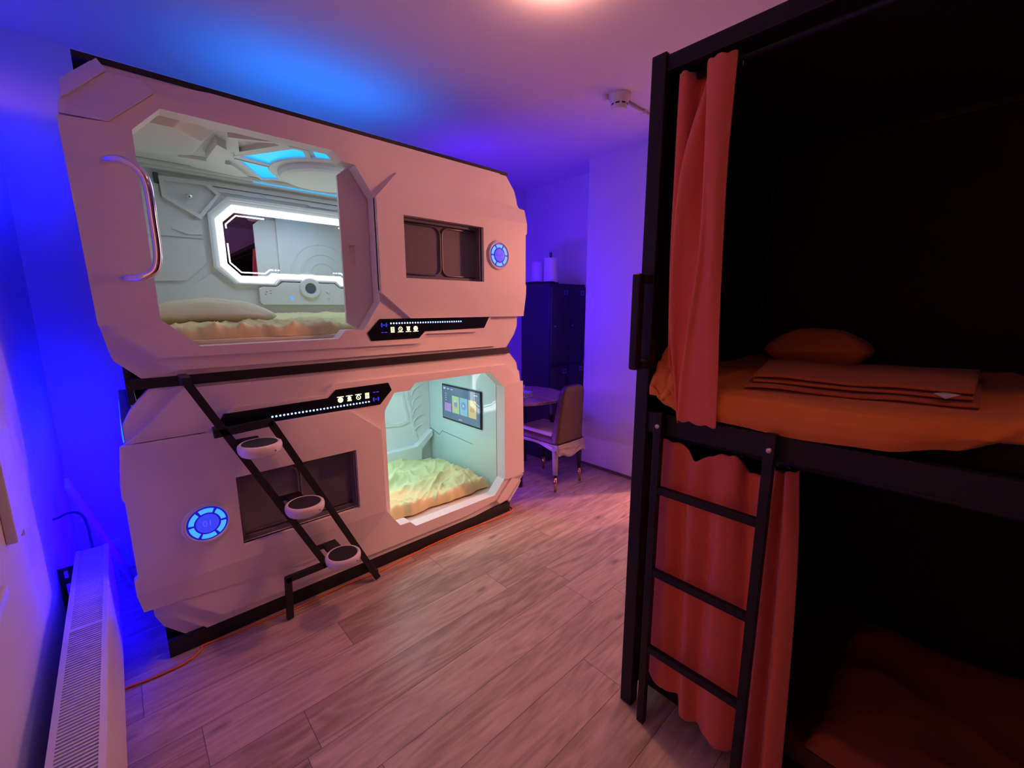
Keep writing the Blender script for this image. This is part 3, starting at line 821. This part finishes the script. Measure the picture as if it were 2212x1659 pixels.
# ------------------------------------------------------------------ bunk bed
BX, BX2, BY0, BY1, BT = 1.227, 2.28, -1.370, -3.42, 2.155
bunk = thing('bunk_bed', 'black steel bunk bed with curtains along the right side', 'bunk bed', (1.75, -2.4, 0))
for x0, y0 in ((BX, BY0 - .045), (BX2 - .045, BY0 - .045), (BX, BY1), (BX2 - .045, BY1)):
    MB().box(x0, x0 + .045, y0, y0 + .045, 0, BT).build('post', 'bunkblack', bunk, bevel=.003)
for z0, z1 in ((2.105, 2.148), (1.050, 1.118), (.035, .085)):
    rx = BX + .008 if z1 > 1 else BX + .095
    MB().box(rx, rx + .030, BY1 + .04, BY0 - .04, z0, z1).build('side_rail', 'bunkblack', bunk, bevel=.003)
    MB().box(BX2 - .038, BX2 - .008, BY1 + .04, BY0 - .04, z0, z1).build('side_rail', 'bunkblack', bunk, bevel=.003)
MB().box(BX + .04, BX2, BY1, BY0, 2.128, 2.143).build('roof_panel', 'blackboard', bunk)
MB().box(BX2 - .012, BX2, BY1, BY0, 0.05, 2.13).build('back_panel', 'blackboard', bunk)
MB().box(BX + .045, BX2 - .04, BY0 - .030, BY0 - .016, .05, 2.13).build('end_panel', 'blackboard', bunk)
MB().box(BX + .045, BX2 - .04, BY1 + .016, BY1 + .030, .05, 2.13).build('end_panel', 'blackboard', bunk)
MB().box(BX + .038, BX2 - .038, BY1 + .04, BY0 - .04, 1.055, 1.085).build('mattress_base', 'blackboard', bunk)
MB().box(BX + .125, BX2 - .038, BY1 + .04, BY0 - .04, .045, .070).build('mattress_base', 'blackboard', bunk)
for z in (1.034, 2.085):
    MB().tube([(1.285, BY1 + .04, z), (1.285, BY0 - .04, z)], .009, 12).build('curtain_rod', 'bunkblack', bunk, smooth=True)
hp = [(1.232, -1.395, 1.535), (1.165, -1.398, 1.535), (1.165, -1.398, 1.268), (1.232, -1.395, 1.268)]
hb = MB()
hb.box(1.155, 1.232, -1.412, -1.384, 1.520, 1.548).box(1.155, 1.232, -1.412, -1.384, 1.258, 1.286).box(1.152, 1.184, -1.412, -1.384, 1.258, 1.548)
hb.build('grab_handle', 'bunkblack', bunk, bevel=.007, seg=3)

# bunk ladder
bl = thing('bunk_ladder', 'black steel ladder hooked on the bunk bed rail', 'ladder', (1.205, -1.63, 0))
for y in (-1.470, -1.780):
    r = MB().box(1.196, 1.218, y - .013, y + .013, 0, 1.128).build('rail', 'bunkblack', bl, bevel=.002)
    MB().lathe([(.001, .004), (.006, .003), (.008, 0)], lambda a, b, h: (1.196 - h, y + a, 1.085 + b), 14).build('bolt', 'steel', r)
    MB().box(1.214, 1.236, y - .013, y + .013, 1.065, 1.105).build('mounting_tab', 'bunkblack', bl)
for z in (.877, .590, .302):
    MB().box(1.197, 1.217, -1.768, -1.482, z - .012, z + .012).build('rung', 'bunkblack', bl, bevel=.002)

# ------------------------------------------------------------------ bunk bedding
def zbot(y):
    pts = [(-3.4, 1.150), (-2.7, 1.165), (-2.30, 1.190), (-2.187, 1.178), (-2.095, 1.150), (-1.99, 1.131), (-1.811, 1.120), (-1.64, 1.128), (-1.54, 1.136), (-1.48, 1.150), (-1.425, 1.188)]
    for (a, za), (b, zb) in zip(pts, pts[1:]):
        if a <= y <= b:
            t = (y - a) / (b - a); t = t * t * (3 - 2 * t)
            return za + (zb - za) * t
    return pts[-1][1]
tag(MB().box(1.345, 2.23, -3.36, -1.425, 1.086, 1.195).build('mattress', 'blackboard', bevel=.02), 'dark mattress on the upper bunk beneath the orange sheet', 'mattress')
def sheet(u, v):
    y = -3.35 + (3.35 - 1.425) * u
    zb = zbot(y)
    prof = [(1.232, zb), (1.222, zb + .02), (1.222, 1.178), (1.236, 1.206), (1.265, 1.216), (1.40, 1.219), (1.7, 1.221), (2.0, 1.222), (2.22, 1.220)]
    q = v * (len(prof) - 1); i = min(int(q), len(prof) - 2); t = q - i
    x = prof[i][0] * (1 - t) + prof[i + 1][0] * t
    z = prof[i][1] * (1 - t) + prof[i + 1][1] * t
    d = y * 1.0 + z * 1.3 * (1 if y < -1.9 else -1) + .1 * noise.noise(Vector((y * 3, z * 5, 1)))
    fold = (1 - abs(math.sin(d * 21))) ** 3 * smst(.12, .3, abs(y + 1.86)) * .012
    fold += .010 * noise.noise(Vector((x * 5, y * 5, z * 5 + 3)))
    x += .13 * smst(-1.98, -2.30, y) * (1 - v) ** .5
    if v < .5: x -= fold
    else: z += max(-.012, fold * .8) * (0 if (1.26 < x < 2.0 and -2.18 < y < -1.58) else 1)
    return (x, y, z)
tag(MB().grid(sheet, 220, 48).build('bed_sheet', 'orange', smooth=True, solid=.004), 'orange sheet covering the upper bunk and hanging over its edge', 'bed sheet')
superpillow(2.02, -1.69, 1.285, .15, .17, .075, .1, 'pillow', 'orange', 'orange pillow at the back of the dark upper bunk')
# crumpled corner of the blanket near the post
def crumple(u, v):
    y = -1.425 - .105 * u
    z = 1.19 + .14 * v - .04 * u * (1 - v) + .02 * noise.noise(Vector((u * 4, v * 5, 6)))
    x = 1.238 + .10 * v * v - .022 * math.sin(PI * u) * (1 - v) + .02 * noise.noise(Vector((u * 5, v * 4, 2)))
    return (x, y, z)
tag(MB().grid(crumple, 30, 30).build('blanket', 'orange', smooth=True, solid=.012), 'crumpled orange blanket end bunched beside the bunk post', 'blanket')
# lower bunk
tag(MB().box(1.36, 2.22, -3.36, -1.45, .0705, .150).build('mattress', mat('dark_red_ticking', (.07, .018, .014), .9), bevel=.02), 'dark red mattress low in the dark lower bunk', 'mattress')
def lowduvet(x, y):
    return .05 + .03 * noise.noise(Vector((x * 3, y * 3, 40))) + .02 * ridged((x, y, 41), 4)
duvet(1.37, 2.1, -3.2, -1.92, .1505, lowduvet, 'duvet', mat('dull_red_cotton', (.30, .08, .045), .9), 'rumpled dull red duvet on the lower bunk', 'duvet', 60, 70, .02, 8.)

# folded towels
def towel(c, z0, n, label, name='folded_towel', inset=0., corner_open=False):
    """c: corners front-left, front-right, back-right, back-left in plan; n folded layers"""
    t = thing(name, label, 'towel', (*[sum(p[i] for p in c) / 4 for i in (0, 1)], z0), 'folded towels on the upper bunk')
    z = z0
    for k in range(n):
        th = .013
        def fn(u, v, k=k, z=z):
            # closed rounded slab: v runs around the section, u along the front edge
            a = Vector(c[0]).lerp(Vector(c[1]), u); b = Vector(c[3]).lerp(Vector(c[2]), u)
            ang = v * 2 * PI
            s = .5 - .5 * math.copysign(abs(math.cos(ang)) ** .35, math.cos(ang))
            h = math.copysign(abs(math.sin(ang)) ** .6, math.sin(ang)) * th / 2
            s0 = .012 * k + .010 * noise.noise(Vector((u * 5, k * 3.1, 0)))
            p = a.lerp(b, s0 + s * (1 - s0))
            dz = .006 * noise.noise(Vector((u * 3, s * 1.5, 0))) * (k + 1) / n
            return (p.x, p.y, z + th / 2 + h + dz)
        mb = MB().grid(fn, 60, 36)
        base = 0
        mb.f.append([j for j in range(37)]); mb.f.append([60 * 37 + j for j in range(37)])
        mb.build('towel_fold', 'towel', t, smooth=True)
        z += th + .0006
    return t, z
tw1, zt = towel([(1.285, -1.680), (1.385, -2.130), (1.935, -2.135), (1.735, -1.600)], 1.2225, 1, 'flat orange towel lying lowest on the upper bunk sheet')
tw2, zt = towel([(1.315, -1.690), (1.402, -2.118), (1.930, -2.128), (1.725, -1.610)], zt, 2, 'folded orange towel stacked on the flat towel, label showing')
lb = MB().add([(1.372, -2.055, 1.252), (1.385, -2.098, 1.252), (1.368, -2.075, 1.242), (1.40, -2.07, 1.2525)], [(0, 1, 2), (0, 3, 1)])
lb.build('care_label', mat('grey_label', (.55, .58, .68), .5), tw2, solid=.001)

# ------------------------------------------------------------------ curtains
def curtain(name, top, bot, mid, label, rings, scallop=True, nz=60, per=8):
    """top/mid/bot: lists of (y, x, z) columns"""
    rows = []
    T = smoothpath(top, per); B = smoothpath(bot, per); Ms = [smoothpath(m_, per) for m_ in mid]
    n = len(T)
    cols = [[T[i]] + [m_[i] for m_ in Ms] + [B[i]] for i in range(n)]
    mb = MB()
    dense = []
    for i, c in enumerate(cols):
        path = smoothpath(c, nz // (len(c) - 1))
        if scallop:
            s = abs(math.sin(i / n * PI * len(top) * .9))
            path[0] = path[0] + Vector((0, 0, .006 * s)); path[-1] = path[-1] - Vector((0, 0, .007 * s))
        dense.append(path)
    k = len(dense[0])
    for path in dense:
        for j, p in enumerate(path):
            w = .004 * noise.noise(Vector((p.x * 9, p.z * 3.5, 2)))
            mb.v.append(Vector((p.y + w, p.x, p.z)))
    for i in range(n - 1):
        for j in range(k - 1):
            a = i * k + j
            mb.f.append([a, a + k, a + k + 1, a + 1])
    o = tag(mb.build(name, 'coral', smooth=True, solid=.003), label, 'curtain', 'coral curtains of the bunk bed')
    for (y, x, z) in rings:
        pts = [(x + .013 * math.cos(a) * .35, y + .004 * math.cos(a), z + .016 * math.sin(a)) for a in [2 * PI * q / 20 for q in range(20)]]
        MB().tube(pts, .0013, 6, closed=True).build('curtain_ring', 'steel', o, smooth=True)
    return o

cols_y = {2.085: [-1.441, -1.455, -1.474, -1.486, -1.508, -1.520, -1.530, -1.527, -1.545, -1.575, -1.602],
          1.85: [-1.448, -1.459, -1.478, -1.480, -1.484, -1.512, -1.545, -1.550, -1.562, -1.585, -1.606],
          1.60: [-1.452, -1.460, -1.472, -1.476, -1.474, -1.505, -1.545, -1.556, -1.570, -1.592, -1.613],
          1.40: [-1.456, -1.462, -1.470, -1.478, -1.480, -1.505, -1.532, -1.542, -1.560, -1.595, -1.622],
          1.25: [-1.462, -1.466, -1.474, -1.490, -1.502, -1.512, -1.524, -1.531, -1.555, -1.600, -1.632],
          1.118: [-1.470, -1.476, -1.485, -1.512, -1.525, -1.530, -1.532, -1.533, -1.555, -1.605, -1.641]}
cols_x = {2.085: [1.262, 1.240, 1.246, 1.300, 1.300, 1.270, 1.285, 1.243, 1.228, 1.228, 1.246],
          1.85: [1.258, 1.232, 1.246, 1.290, 1.225, 1.230, 1.268, 1.216, 1.206, 1.210, 1.228],
          1.60: [1.258, 1.236, 1.250, 1.280, 1.216, 1.232, 1.246, 1.207, 1.213, 1.207, 1.224],
          1.40: [1.262, 1.246, 1.258, 1.276, 1.214, 1.228, 1.236, 1.204, 1.214, 1.206, 1.220],
          1.25: [1.268, 1.252, 1.262, 1.272, 1.216, 1.224, 1.226, 1.202, 1.212, 1.204, 1.214],
          1.118: [1.270, 1.256, 1.264, 1.268, 1.214, 1.216, 1.214, 1.200, 1.211, 1.204, 1.206]}
lv = sorted(cols_y, reverse=True)
Ls = [[(y, x, z if z > 1.3 or i > 3 else {1.25: 1.29, 1.118: 1.235}[z]) for i, (y, x) in enumerate(zip(cols_y[z], cols_x[z]))] for z in lv]
curtain('curtain', Ls[0], Ls[-1], Ls[1:-1], 'coral curtain gathered at the end of the upper bunk', [(-1.474, 1.285, 2.083), (-1.527, 1.285, 2.086), (-1.600, 1.285, 2.084)])
ty = [-1.430, -1.447, -1.490, -1.535, -1.572, -1.618, -1.660, -1.690, -1.703, -1.745]
tz = [1.015, 1.020, 1.024, 1.016, .985, 1.010, 1.022, 1.016, .975, .972]
tx = [1.315, 1.288, 1.262, 1.268, 1.248, 1.258, 1.262, 1.272, 1.310, 1.296]
by = [-1.442, -1.466, -1.515, -1.556, -1.590, -1.628, -1.668, -1.712, -1.745, -1.772]
bz = [.165, .155, .130, .118, .082, .060, .072, .052, .046, .040]
bx = [1.300, 1.262, 1.262, 1.290, 1.248, 1.290, 1.252, 1.256, 1.300, 1.290]
my = [-1.424, -1.450, -1.496, -1.535, -1.572, -1.622, -1.655, -1.692, -1.722, -1.752]
mx = [1.315, 1.270, 1.258, 1.294, 1.248, 1.285, 1.250, 1.266, 1.306, 1.290]
curtain('curtain', list(zip(ty, tx, tz)), list(zip(by, bx, bz)), [list(zip(my, mx, [.75] * 10)), list(zip([(a + b) / 2 for a, b in zip(my, by)], mx, [.42] * 10))],
        'coral curtain hanging behind the bunk ladder', [(-1.538, 1.285, 1.036), (-1.690, 1.285, 1.036)])
curtain('curtain', [(-1.770, 1.300, 1.018), (-1.784, 1.262, 1.012), (-1.798, 1.300, 1.00), (-1.808, 1.262, 1.012), (-1.832, 1.285, 1.016)],
        [(-1.772, 1.300, .02), (-1.790, 1.262, .016), (-1.818, 1.305, .014), (-1.842, 1.258, .014), (-1.880, 1.290, .014)],
        [[(-1.766, 1.300, .80), (-1.780, 1.262, .80), (-1.800, 1.305, .80), (-1.822, 1.256, .80), (-1.852, 1.285, .80)],
         [(-1.768, 1.300, .45), (-1.786, 1.262, .45), (-1.808, 1.305, .45), (-1.834, 1.256, .45), (-1.868, 1.285, .45)]],
        'narrow coral curtain hanging to the right of the bunk ladder', [(-1.782, 1.285, 1.036), (-1.808, 1.285, 1.036)])

# ------------------------------------------------------------------ radiator and things by the left wall
RX0, RX1, RY0, RY1, RZ_ = -.232, -.130, -1.85, .325, .45
rad = thing('radiator', 'long low white panel radiator under the window', 'radiator', (-.18, -.75, 0))
MB().box(RX1 - .012, RX1, RY0, RY1, .10, RZ_ - .004).build('front_panel', 'radiator', rad, bevel=.003)
MB().box(RX0, RX0 + .012, RY0, RY1, .10, RZ_ - .004).build('rear_panel', 'radiator', rad, bevel=.003)
MB().box(RX0, RX1, RY1 - .003, RY1, .10, RZ_ - .004).box(RX0, RX1, RY0, RY0 + .003, .10, RZ_ - .004).build('side_cover', 'radiator', rad)
gr = MB()
gr.box(RX0 + .001, RX0 + .014, RY0, RY1, RZ_ - .004, RZ_ + .002).box(RX1 - .014, RX1 - .001, RY0, RY1, RZ_ - .004, RZ_ + .002)
y = RY0 + .006
while y < RY1 - .008:
    gr.box(RX0 + .014, RX1 - .014, y, y + .0058, RZ_ - .010, RZ_)
    y += .0118
for yb in (-.292, -1.1): gr.box(RX0 + .014, RX1 - .014, yb - .010, yb + .010, RZ_ - .006, RZ_ + .0015)
gr.build('top_grille', 'radiator', rad, merge=False)
MB().box(RX0 + .014, RX1 - .014, RY0 + .004, RY1 - .004, .11, RZ_ - .05).build('convector_core', mat('convector_fins', (.20, .20, .21), .6), rad)
br = MB().prism([(-.279, .20), (-.232, .20), (-.232, .445), (-.279, .445)], 0, .003, XZ(.215),
                [[(-.262, .40), (-.252, .40), (-.252, .43), (-.262, .43)], [(-.262, .33), (-.250, .33), (-.250, .375), (-.262, .375)], [(-.262, .245), (-.250, .245), (-.250, .285), (-.262, .285)]])
br.build('wall_bracket', 'black', rad)
for yf in (-1.5, .1): MB().box(-.20, -.165, yf - .02, yf + .02, 0, .10).build('foot', 'radiator', rad)
tag(MB().tube(smoothpath([(-.279, .36, .60), (-.262, .36, .602), (-.235, .36, .612), (-.205, .34, .612), (-.188, .33, .585), (-.183, .335, .54), (-.182, .34, .49), (-.184, .345, .40), (-.21, .35, .05), (-.24, .36, .004)], 8), .005, 8).build('power_cord', 'wire', smooth=True),
    'dark cord arching from the left wall over the radiator end', 'cord')
tag(MB().bar((-.085, .770, .006), (-.235, .50, .70), .075, .014, (0, 1, .2)).build('plank', 'white', bevel=.002), 'white plank leaning against the left wall behind the radiator', 'plank')
fl = thing('folding_stand', 'small white ribbed bar standing on the floor behind the radiator', 'stand', (-.15, .93, 0))
rb = MB().box(-.185, -.115, .90, .93, .175, .215)
for k in range(6): rb.box(-.180 + k * .0115, -.174 + k * .0115, .896, .90, .178, .212)
rb.build('ribbed_bar', 'white', fl); MB().box(-.158, -.142, .905, .925, 0, .175).build('upright', 'white', fl)

# orange cable along the foot of the pods
cb = [(-.21, -.045, .006), (-.13, -.052, .006), (-.057, -.060, .005), (.046, -.056, .005), (.105, -.020, .005), (.115, .005, .005), (.20, -.004, .005), (.393, -.010, .005), (.488, -.022, .005), (.62, -.014, .005), (.747, -.010, .005), (.92, -.022, .005), (1.178, .004, .005), (1.30, .012, .005),
      (1.55, .012, .005), (1.70, -.004, .005), (1.82, -.010, .005), (1.92, -.006, .005), (1.975, .03, .005), (1.975, .12, .005), (1.96, .3, .005)]
tag(MB().tube(smoothpath(cb, 8), .0045, 8).build('extension_cable', 'cable', smooth=True), 'thin orange cable on the floor along the capsule base', 'cable')

# ------------------------------------------------------------------ corner with lockers, table and chair
lk = thing('locker_cabinet', 'dark metal locker cabinet in the far corner behind the table', 'locker', (3.14, .70, 0))
LX0, LX1, LY0, LY1, LZ = 2.89, 3.39, .50, .885, 1.662
MB().box(LX0, LX1, LY0 + .018, LY1, 0, LZ).build('cabinet', 'locker', lk, bevel=.003)
for i in range(2):
    for (za, zb_) in ((.03, .905), (.935, 1.635)):
        xa = LX0 + .006 + i * .246
        d = MB().box(xa, xa + .240, LY0, LY0 + .017, za, zb_).build('door', 'locker', lk, bevel=.003)
        tz_ = zb_ - .052
        MB().prism([(xa + .168, tz_ - .020), (xa + .215, tz_ - .020), (xa + .215, tz_ + .020), (xa + .168, tz_ + .020)], 0, .003, XZ(LY0), [[(xa + .173, tz_ - .015), (xa + .210, tz_ - .015), (xa + .210, tz_ + .015), (xa + .173, tz_ + .015)]]).build('label_holder', 'steel', d)
        if za > .5:
            MB().lathe([(.007, 0), (.007, .008), (.001, .009)], lambda a, b, h: (xa + .045 + a, LY0 - h, 1.28 + b), 14).build('lock', 'steel', d)
            MB().box(xa + .034, xa + .056, LY0 - .004, LY0, 1.30, 1.345).build('handle', 'locker', d)
pt = thing('paper_towel_holder', 'white paper towel roll on a black holder on top of the lockers', 'paper towel', (2.99, .60, LZ))
pm = lambda a, b, h: (2.985 + a, .60 + b, LZ + .001 + h)
MB().lathe([(.001, 0), (.075, 0), (.075, .010), (.001, .010)], pm, 28).build('base', 'black', pt)
MB().lathe([(.02, .010), (.063, .010), (.063, .225), (.02, .225)], pm, 36).build('paper_roll', 'paper', pt)
lp = [(2.985, .60, LZ + .20), (2.985, .60, LZ + .235)] + [(2.985 + .011 * math.sin(a), .60, LZ + .255 - .02 * math.cos(a)) for a in [2 * PI * k / 14 for k in range(15)]]
MB().tube(lp, .0045, 8).build('holder_loop', 'black', pt, smooth=True)
tag(MB().lathe([(.018, 0), (.055, 0), (.055, .20), (.018, .20), (.018, 0)], lambda a, b, h: (2.985 + a, .76 + b, LZ + .001 + h), 30).build('paper_roll', 'paper'), 'plain white paper roll behind the holder on the lockers', 'paper roll')
tag(MB().box(2.90, 2.965, .53, .68, LZ + .0005, LZ + .016).build('flat_tray', 'gloss_black', bevel=.002), 'flat dark tray at the left edge of the locker top', 'tray')
tag(MB().box(2.91, 2.97, .70, .86, LZ + .0005, LZ + .022).build('flat_box', 'black', bevel=.002), 'low dark box behind the tray on the locker top', 'box')

TC, TR, TZ = (2.505, .475), .372, .718
tb = thing('round_table', 'round wooden table with dark legs beside the capsules', 'table', (*TC, 0))
MB().lathe([(.001, -.024), (TR - .006, -.024), (TR, -.018), (TR, -.006), (TR - .006, 0), (.001, 0)], lambda a, b, h: (TC[0] + a, TC[1] + b, TZ + h), 64).build('tabletop', 'tabletop', tb)
for k in range(4):
    a = math.radians(222 + 90 * k)
    t0 = (TC[0] + .25 * math.cos(a), TC[1] + .25 * math.sin(a), TZ - .024); t1 = (TC[0] + .30 * math.cos(a), TC[1] + .30 * math.sin(a), 0)
    MB().bar(t0, t1, .036, .036, (1, 0, 0)).build('leg', 'black', tb, bevel=.004)
tbx = thing('tissue_box', 'printed tissue box with a white tissue on the round table', 'tissue box', (2.37, .36, TZ))
MB().box(2.30, 2.475, .315, .415, TZ + .0005, TZ + .048).build('box', 'tissue', tbx, bevel=.003)
def tis(u, v):
    w = .045 * (1 - .55 * v)
    return (2.385 + (u - .5) * 2 * w + .02 * v + .008 * noise.noise(Vector((u * 5, v * 4, 1))), .365 + .018 * math.sin(u * 7) * (.3 + v) + .01 * v, TZ + .046 + .062 * v - .025 * v * (u - .4) ** 2 * 4)
MB().grid(tis, 20, 14).build('tissue', 'paper', tbx, smooth=True, solid=.001)

ch = thing('dining_chair', 'brown leather dining chair with brass-tipped legs at the round table', 'chair', (2.57, .21, 0))
# back: padded slab, slightly wider at the base and leaning back
def slab(fx, y0f, thick, z0, z1, nz=14, nx=12, rnd=.05):
    mb = MB()
    def fn(u, v):
        z = z0 + (z1 - z0) * v
        xa, xb = fx(v)
        ang = u * 2 * PI
        cx_, hw_ = (xa + xb) / 2, (xb - xa) / 2
        if v > .86: hw_ -= rnd * ((v - .86) / .14) ** 2.5
        px = math.copysign(abs(math.cos(ang)) ** .28, math.cos(ang)) * hw_
        py = math.copysign(abs(math.sin(ang)) ** .5, math.sin(ang)) * thick(v) / 2
        return (cx_ + px, y0f(v) + py, z)
    mb.grid(fn, 56, nz)
    mb.f.append([i * (nz + 1) for i in range(56)]); mb.f.append([i * (nz + 1) + nz for i in range(56)])
    return mb
slab(lambda v: (2.405 + .055 * v, 2.735 - .012 * v), lambda v: .030 - .035 * v, lambda v: .085 - .03 * v, .375, .845).build('backrest', 'leather', ch, smooth=True)
MB().box(2.405, 2.74, .03, .43, .375, .440).build('seat_shell', 'leather', ch, bevel=.02, seg=3)
MB().box(2.425, 2.72, .06, .42, .436, .475).build('seat_cushion', 'cushion', ch, bevel=.016, seg=3)
for (xt, yt, xb, yb_) in ((2.435, .035, 2.422, .008), (2.720, .035, 2.745, .020), (2.435, .40, 2.415, .42), (2.705, .40, 2.722, .42)):
    lg = MB().tube([(xt, yt, .378), (xt + (xb - xt) * .7, yt + (yb_ - yt) * .7, .115)], [.018, .0135], 14).build('leg', 'black', ch, smooth=True)
    MB().tube([(xt + (xb - xt) * .7, yt + (yb_ - yt) * .7, .1148), (xb, yb_, 0)], [.0138, .0105], 14).build('leg_tip', 'brass', lg, smooth=True)
def wrap(u, v):
    # torn plastic skirt around the underside of the seat
    per = [(2.398, .42), (2.398, .02), (2.412, -.020), (2.56, -.026), (2.742, -.018), (2.752, .05), (2.752, .25)]
    q = u * (len(per) - 1); i = min(int(q), len(per) - 2); t = q - i
    x = per[i][0] * (1 - t) + per[i + 1][0] * t; y = per[i][1] * (1 - t) + per[i + 1][1] * t
    drop = .03 + .075 * smst(.1, .45, u) + .028 * noise.noise(Vector((u * 9, 0, 4)))
    n = .010 * noise.noise(Vector((u * 14, v * 3, 8))) * (.4 + v)
    return (x + n, y + n - .010 * v, .392 - drop * v)
MB().grid(wrap, 90, 12).build('plastic_wrap', 'plastic', ch, smooth=True, solid=.0012)
wl_ = MB()
wl_.tube([(2.433, .031, .385), (2.431, .024, .30), (2.428, .020, .22), (2.4265, .016, .14)], [.026, .024, .0225, .021], 14)
wl_.build('leg_wrap', 'plastic', ch, smooth=True)

# ------------------------------------------------------------------ ceiling things
sd = thing('smoke_detector', 'white smoke detector on the ceiling near the bunk bed', 'smoke detector', (2.33, -.51, H))
sm_ = lambda a, b, h: (2.33 + a, -.515 + b, H - h)
MB().lathe([(.001, 0), (.066, 0), (.066, .010), (.052, .040), (.046, .050), (.046, .062), (.040, .082), (.001, .088)], sm_, 40).build('housing', 'white', sd)
for k in range(8):
    a0 = k * PI / 4
    MB().lathe([(.0455, .052), (.0470, .052), (.0470, .060), (.0455, .060)], sm_, 5, a0 + .12, a0 + .62).build('vent_slot', 'dark', sd)
MB().lathe([(.001, .030), (.014, .028), (.018, .018), (.018, .0)], lambda a, b, h: (2.275 + a, -.455 + b, H - h), 20).build('indicator_lamp', 'white', sd)
cd = thing('cable_conduit', 'white cable conduit running along the ceiling from the smoke detector', 'conduit', (2.7, -.505, H))
MB().tube([(2.39, -.508, H - .012), (3.088, -.500, H - .012)], .010, 12).build('pipe', 'white', cd, smooth=True)
MB().box(2.60, 2.62, -.523, -.487, H - .026, H).build('clip', 'white', cd)

AX, AY = 1.345, -.90
RLX, RLY = .98, -2.5
for lx, ly, lab in ((AX, AY, 'round warm downlight on the ceiling between the capsules and the bunk bed'), (RLX, RLY, 'round warm downlight on the ceiling beside the bunk bed behind the viewer')):
    cl = thing('ceiling_lamp', lab, 'lamp', (lx, ly, H), 'ceiling downlights')
    MB().lathe([(.075, 0), (.095, 0), (.095, .022), (.085, .030), (.075, .030), (.075, 0)], lambda a, b, h: (lx + a, ly + b, H - h), 40).build('lamp_ring', 'white', cl)
    MB().lathe([(.001, .020), (.075, .020)], lambda a, b, h: (lx + a, ly + b, H - h), 40).build('lamp_glass', 'lamp', cl)

# ------------------------------------------------------------------ lights
def light(name, kind, loc, energy, col, **kw):
    d = bpy.data.lights.new(name, kind)
    d.energy = energy; d.color = col
    rot = kw.pop('rot', None)
    for k, v in kw.items(): setattr(d, k, v)
    o = bpy.data.objects.new(name, d)
    COL.objects.link(o); o.location = loc
    if rot: o.rotation_euler = rot
    return o

WARM = (1., .33, .20)
light('ceiling_lamp_light', 'SPOT', (AX, AY, H - .034), 60., (1., .32, .14), shadow_soft_size=.07, spot_size=math.radians(74), spot_blend=.12)
light('lamp_rim', 'AREA', (AX, AY, H - .11), 2.6, (1., .40, .28), shape='DISK', size=.16, rot=(PI, 0, 0))
light('hall_lamp_light', 'POINT', (4.55, -1.50, 2.2), 275, (1., .335, .22), shadow_soft_size=.06)
light('rear_lamp_light', 'SPOT', (RLX, RLY, H - .034), 7., (1., .32, .13), shadow_soft_size=.07, spot_size=math.radians(84), spot_blend=.25)
light('window_side_fill', 'AREA', (-.385, (WY0 + WY1) / 2, 1.47), 2.9, (1., .23, .04), shape='RECTANGLE', size=1.2, size_y=1.5, rot=(0, -PI / 2, 0))  # added warm fill for the bunk front, set inside the window opening
BLUE = (.004, .0, 1.)
light('left_flank_glow', 'AREA', (-.040, .48, .58), 26., BLUE, shape='RECTANGLE', size=.75, size_y=.74, rot=(0, PI / 2, 0))
light('right_flank_glow', 'AREA', (1.985, .48, 1.43), 15., (.05, .0, 1.), shape='RECTANGLE', size=.05, size_y=.74, rot=(0, -PI / 2, 0))
light('left_upper_glow', 'AREA', (-.040, .48, 2.065), 5., BLUE, shape='RECTANGLE', size=.05, size_y=.74, rot=(0, PI / 2, 0))
light('right_lower_glow', 'AREA', (1.985, .48, .31), 4., (.30, .05, 1.), shape='RECTANGLE', size=.05, size_y=.74, rot=(0, -PI / 2, 0))
light('top_glow_cyan', 'AREA', (.98, .52, 2.30), 3.8, (.012, .20, 1.), shape='RECTANGLE', size=.95, size_y=.45, rot=(PI, 0, 0))
light('top_glow_violet', 'POINT', (2.12, .72, 2.25), 4.6, (.05, .0, 1.), shadow_soft_size=.05)
light('lower_pod_light', 'AREA', (.95, .50, 1.05), 15., (.56, .90, 1.), shape='RECTANGLE', size=.9, size_y=.3)
light('upper_pod_light', 'AREA', (.95, .50, 2.12), 2.5, (.66, .80, 1.), shape='RECTANGLE', size=.9, size_y=.3)

w = bpy.data.worlds.new('night'); SC.world = w
w.use_nodes = True
w.node_tree.nodes['Background'].inputs[0].default_value = (.004, .004, .010, 1)

# ------------------------------------------------------------------ camera
cam = bpy.data.cameras.new('camera')
cam.sensor_width = 36.; cam.sensor_fit = 'HORIZONTAL'
cam.lens = 36 * 920.18 / 2212
cam.clip_start = .02
co = bpy.data.objects.new('camera', cam)
COL.objects.link(co)
r_ = Vector((.73330705, -.67989469, -.00199265)); u_ = Vector((.12170917, .12838601, .98422757)); f_ = Vector((.66891527, .72198355, -.17689579))
mw = Matrix((( r_.x, u_.x, -f_.x, 0.), (r_.y, u_.y, -f_.y, -2.1), (r_.z, u_.z, -f_.z, CAM_H), (0, 0, 0, 1)))
co.matrix_world = mw
SC.camera = co
SC.view_settings.view_transform = 'Standard'
SC.view_settings.look = 'None'
SC.view_settings.exposure = 0.
SC.view_settings.gamma = 1.
SC.view_settings.use_curve_mapping = False
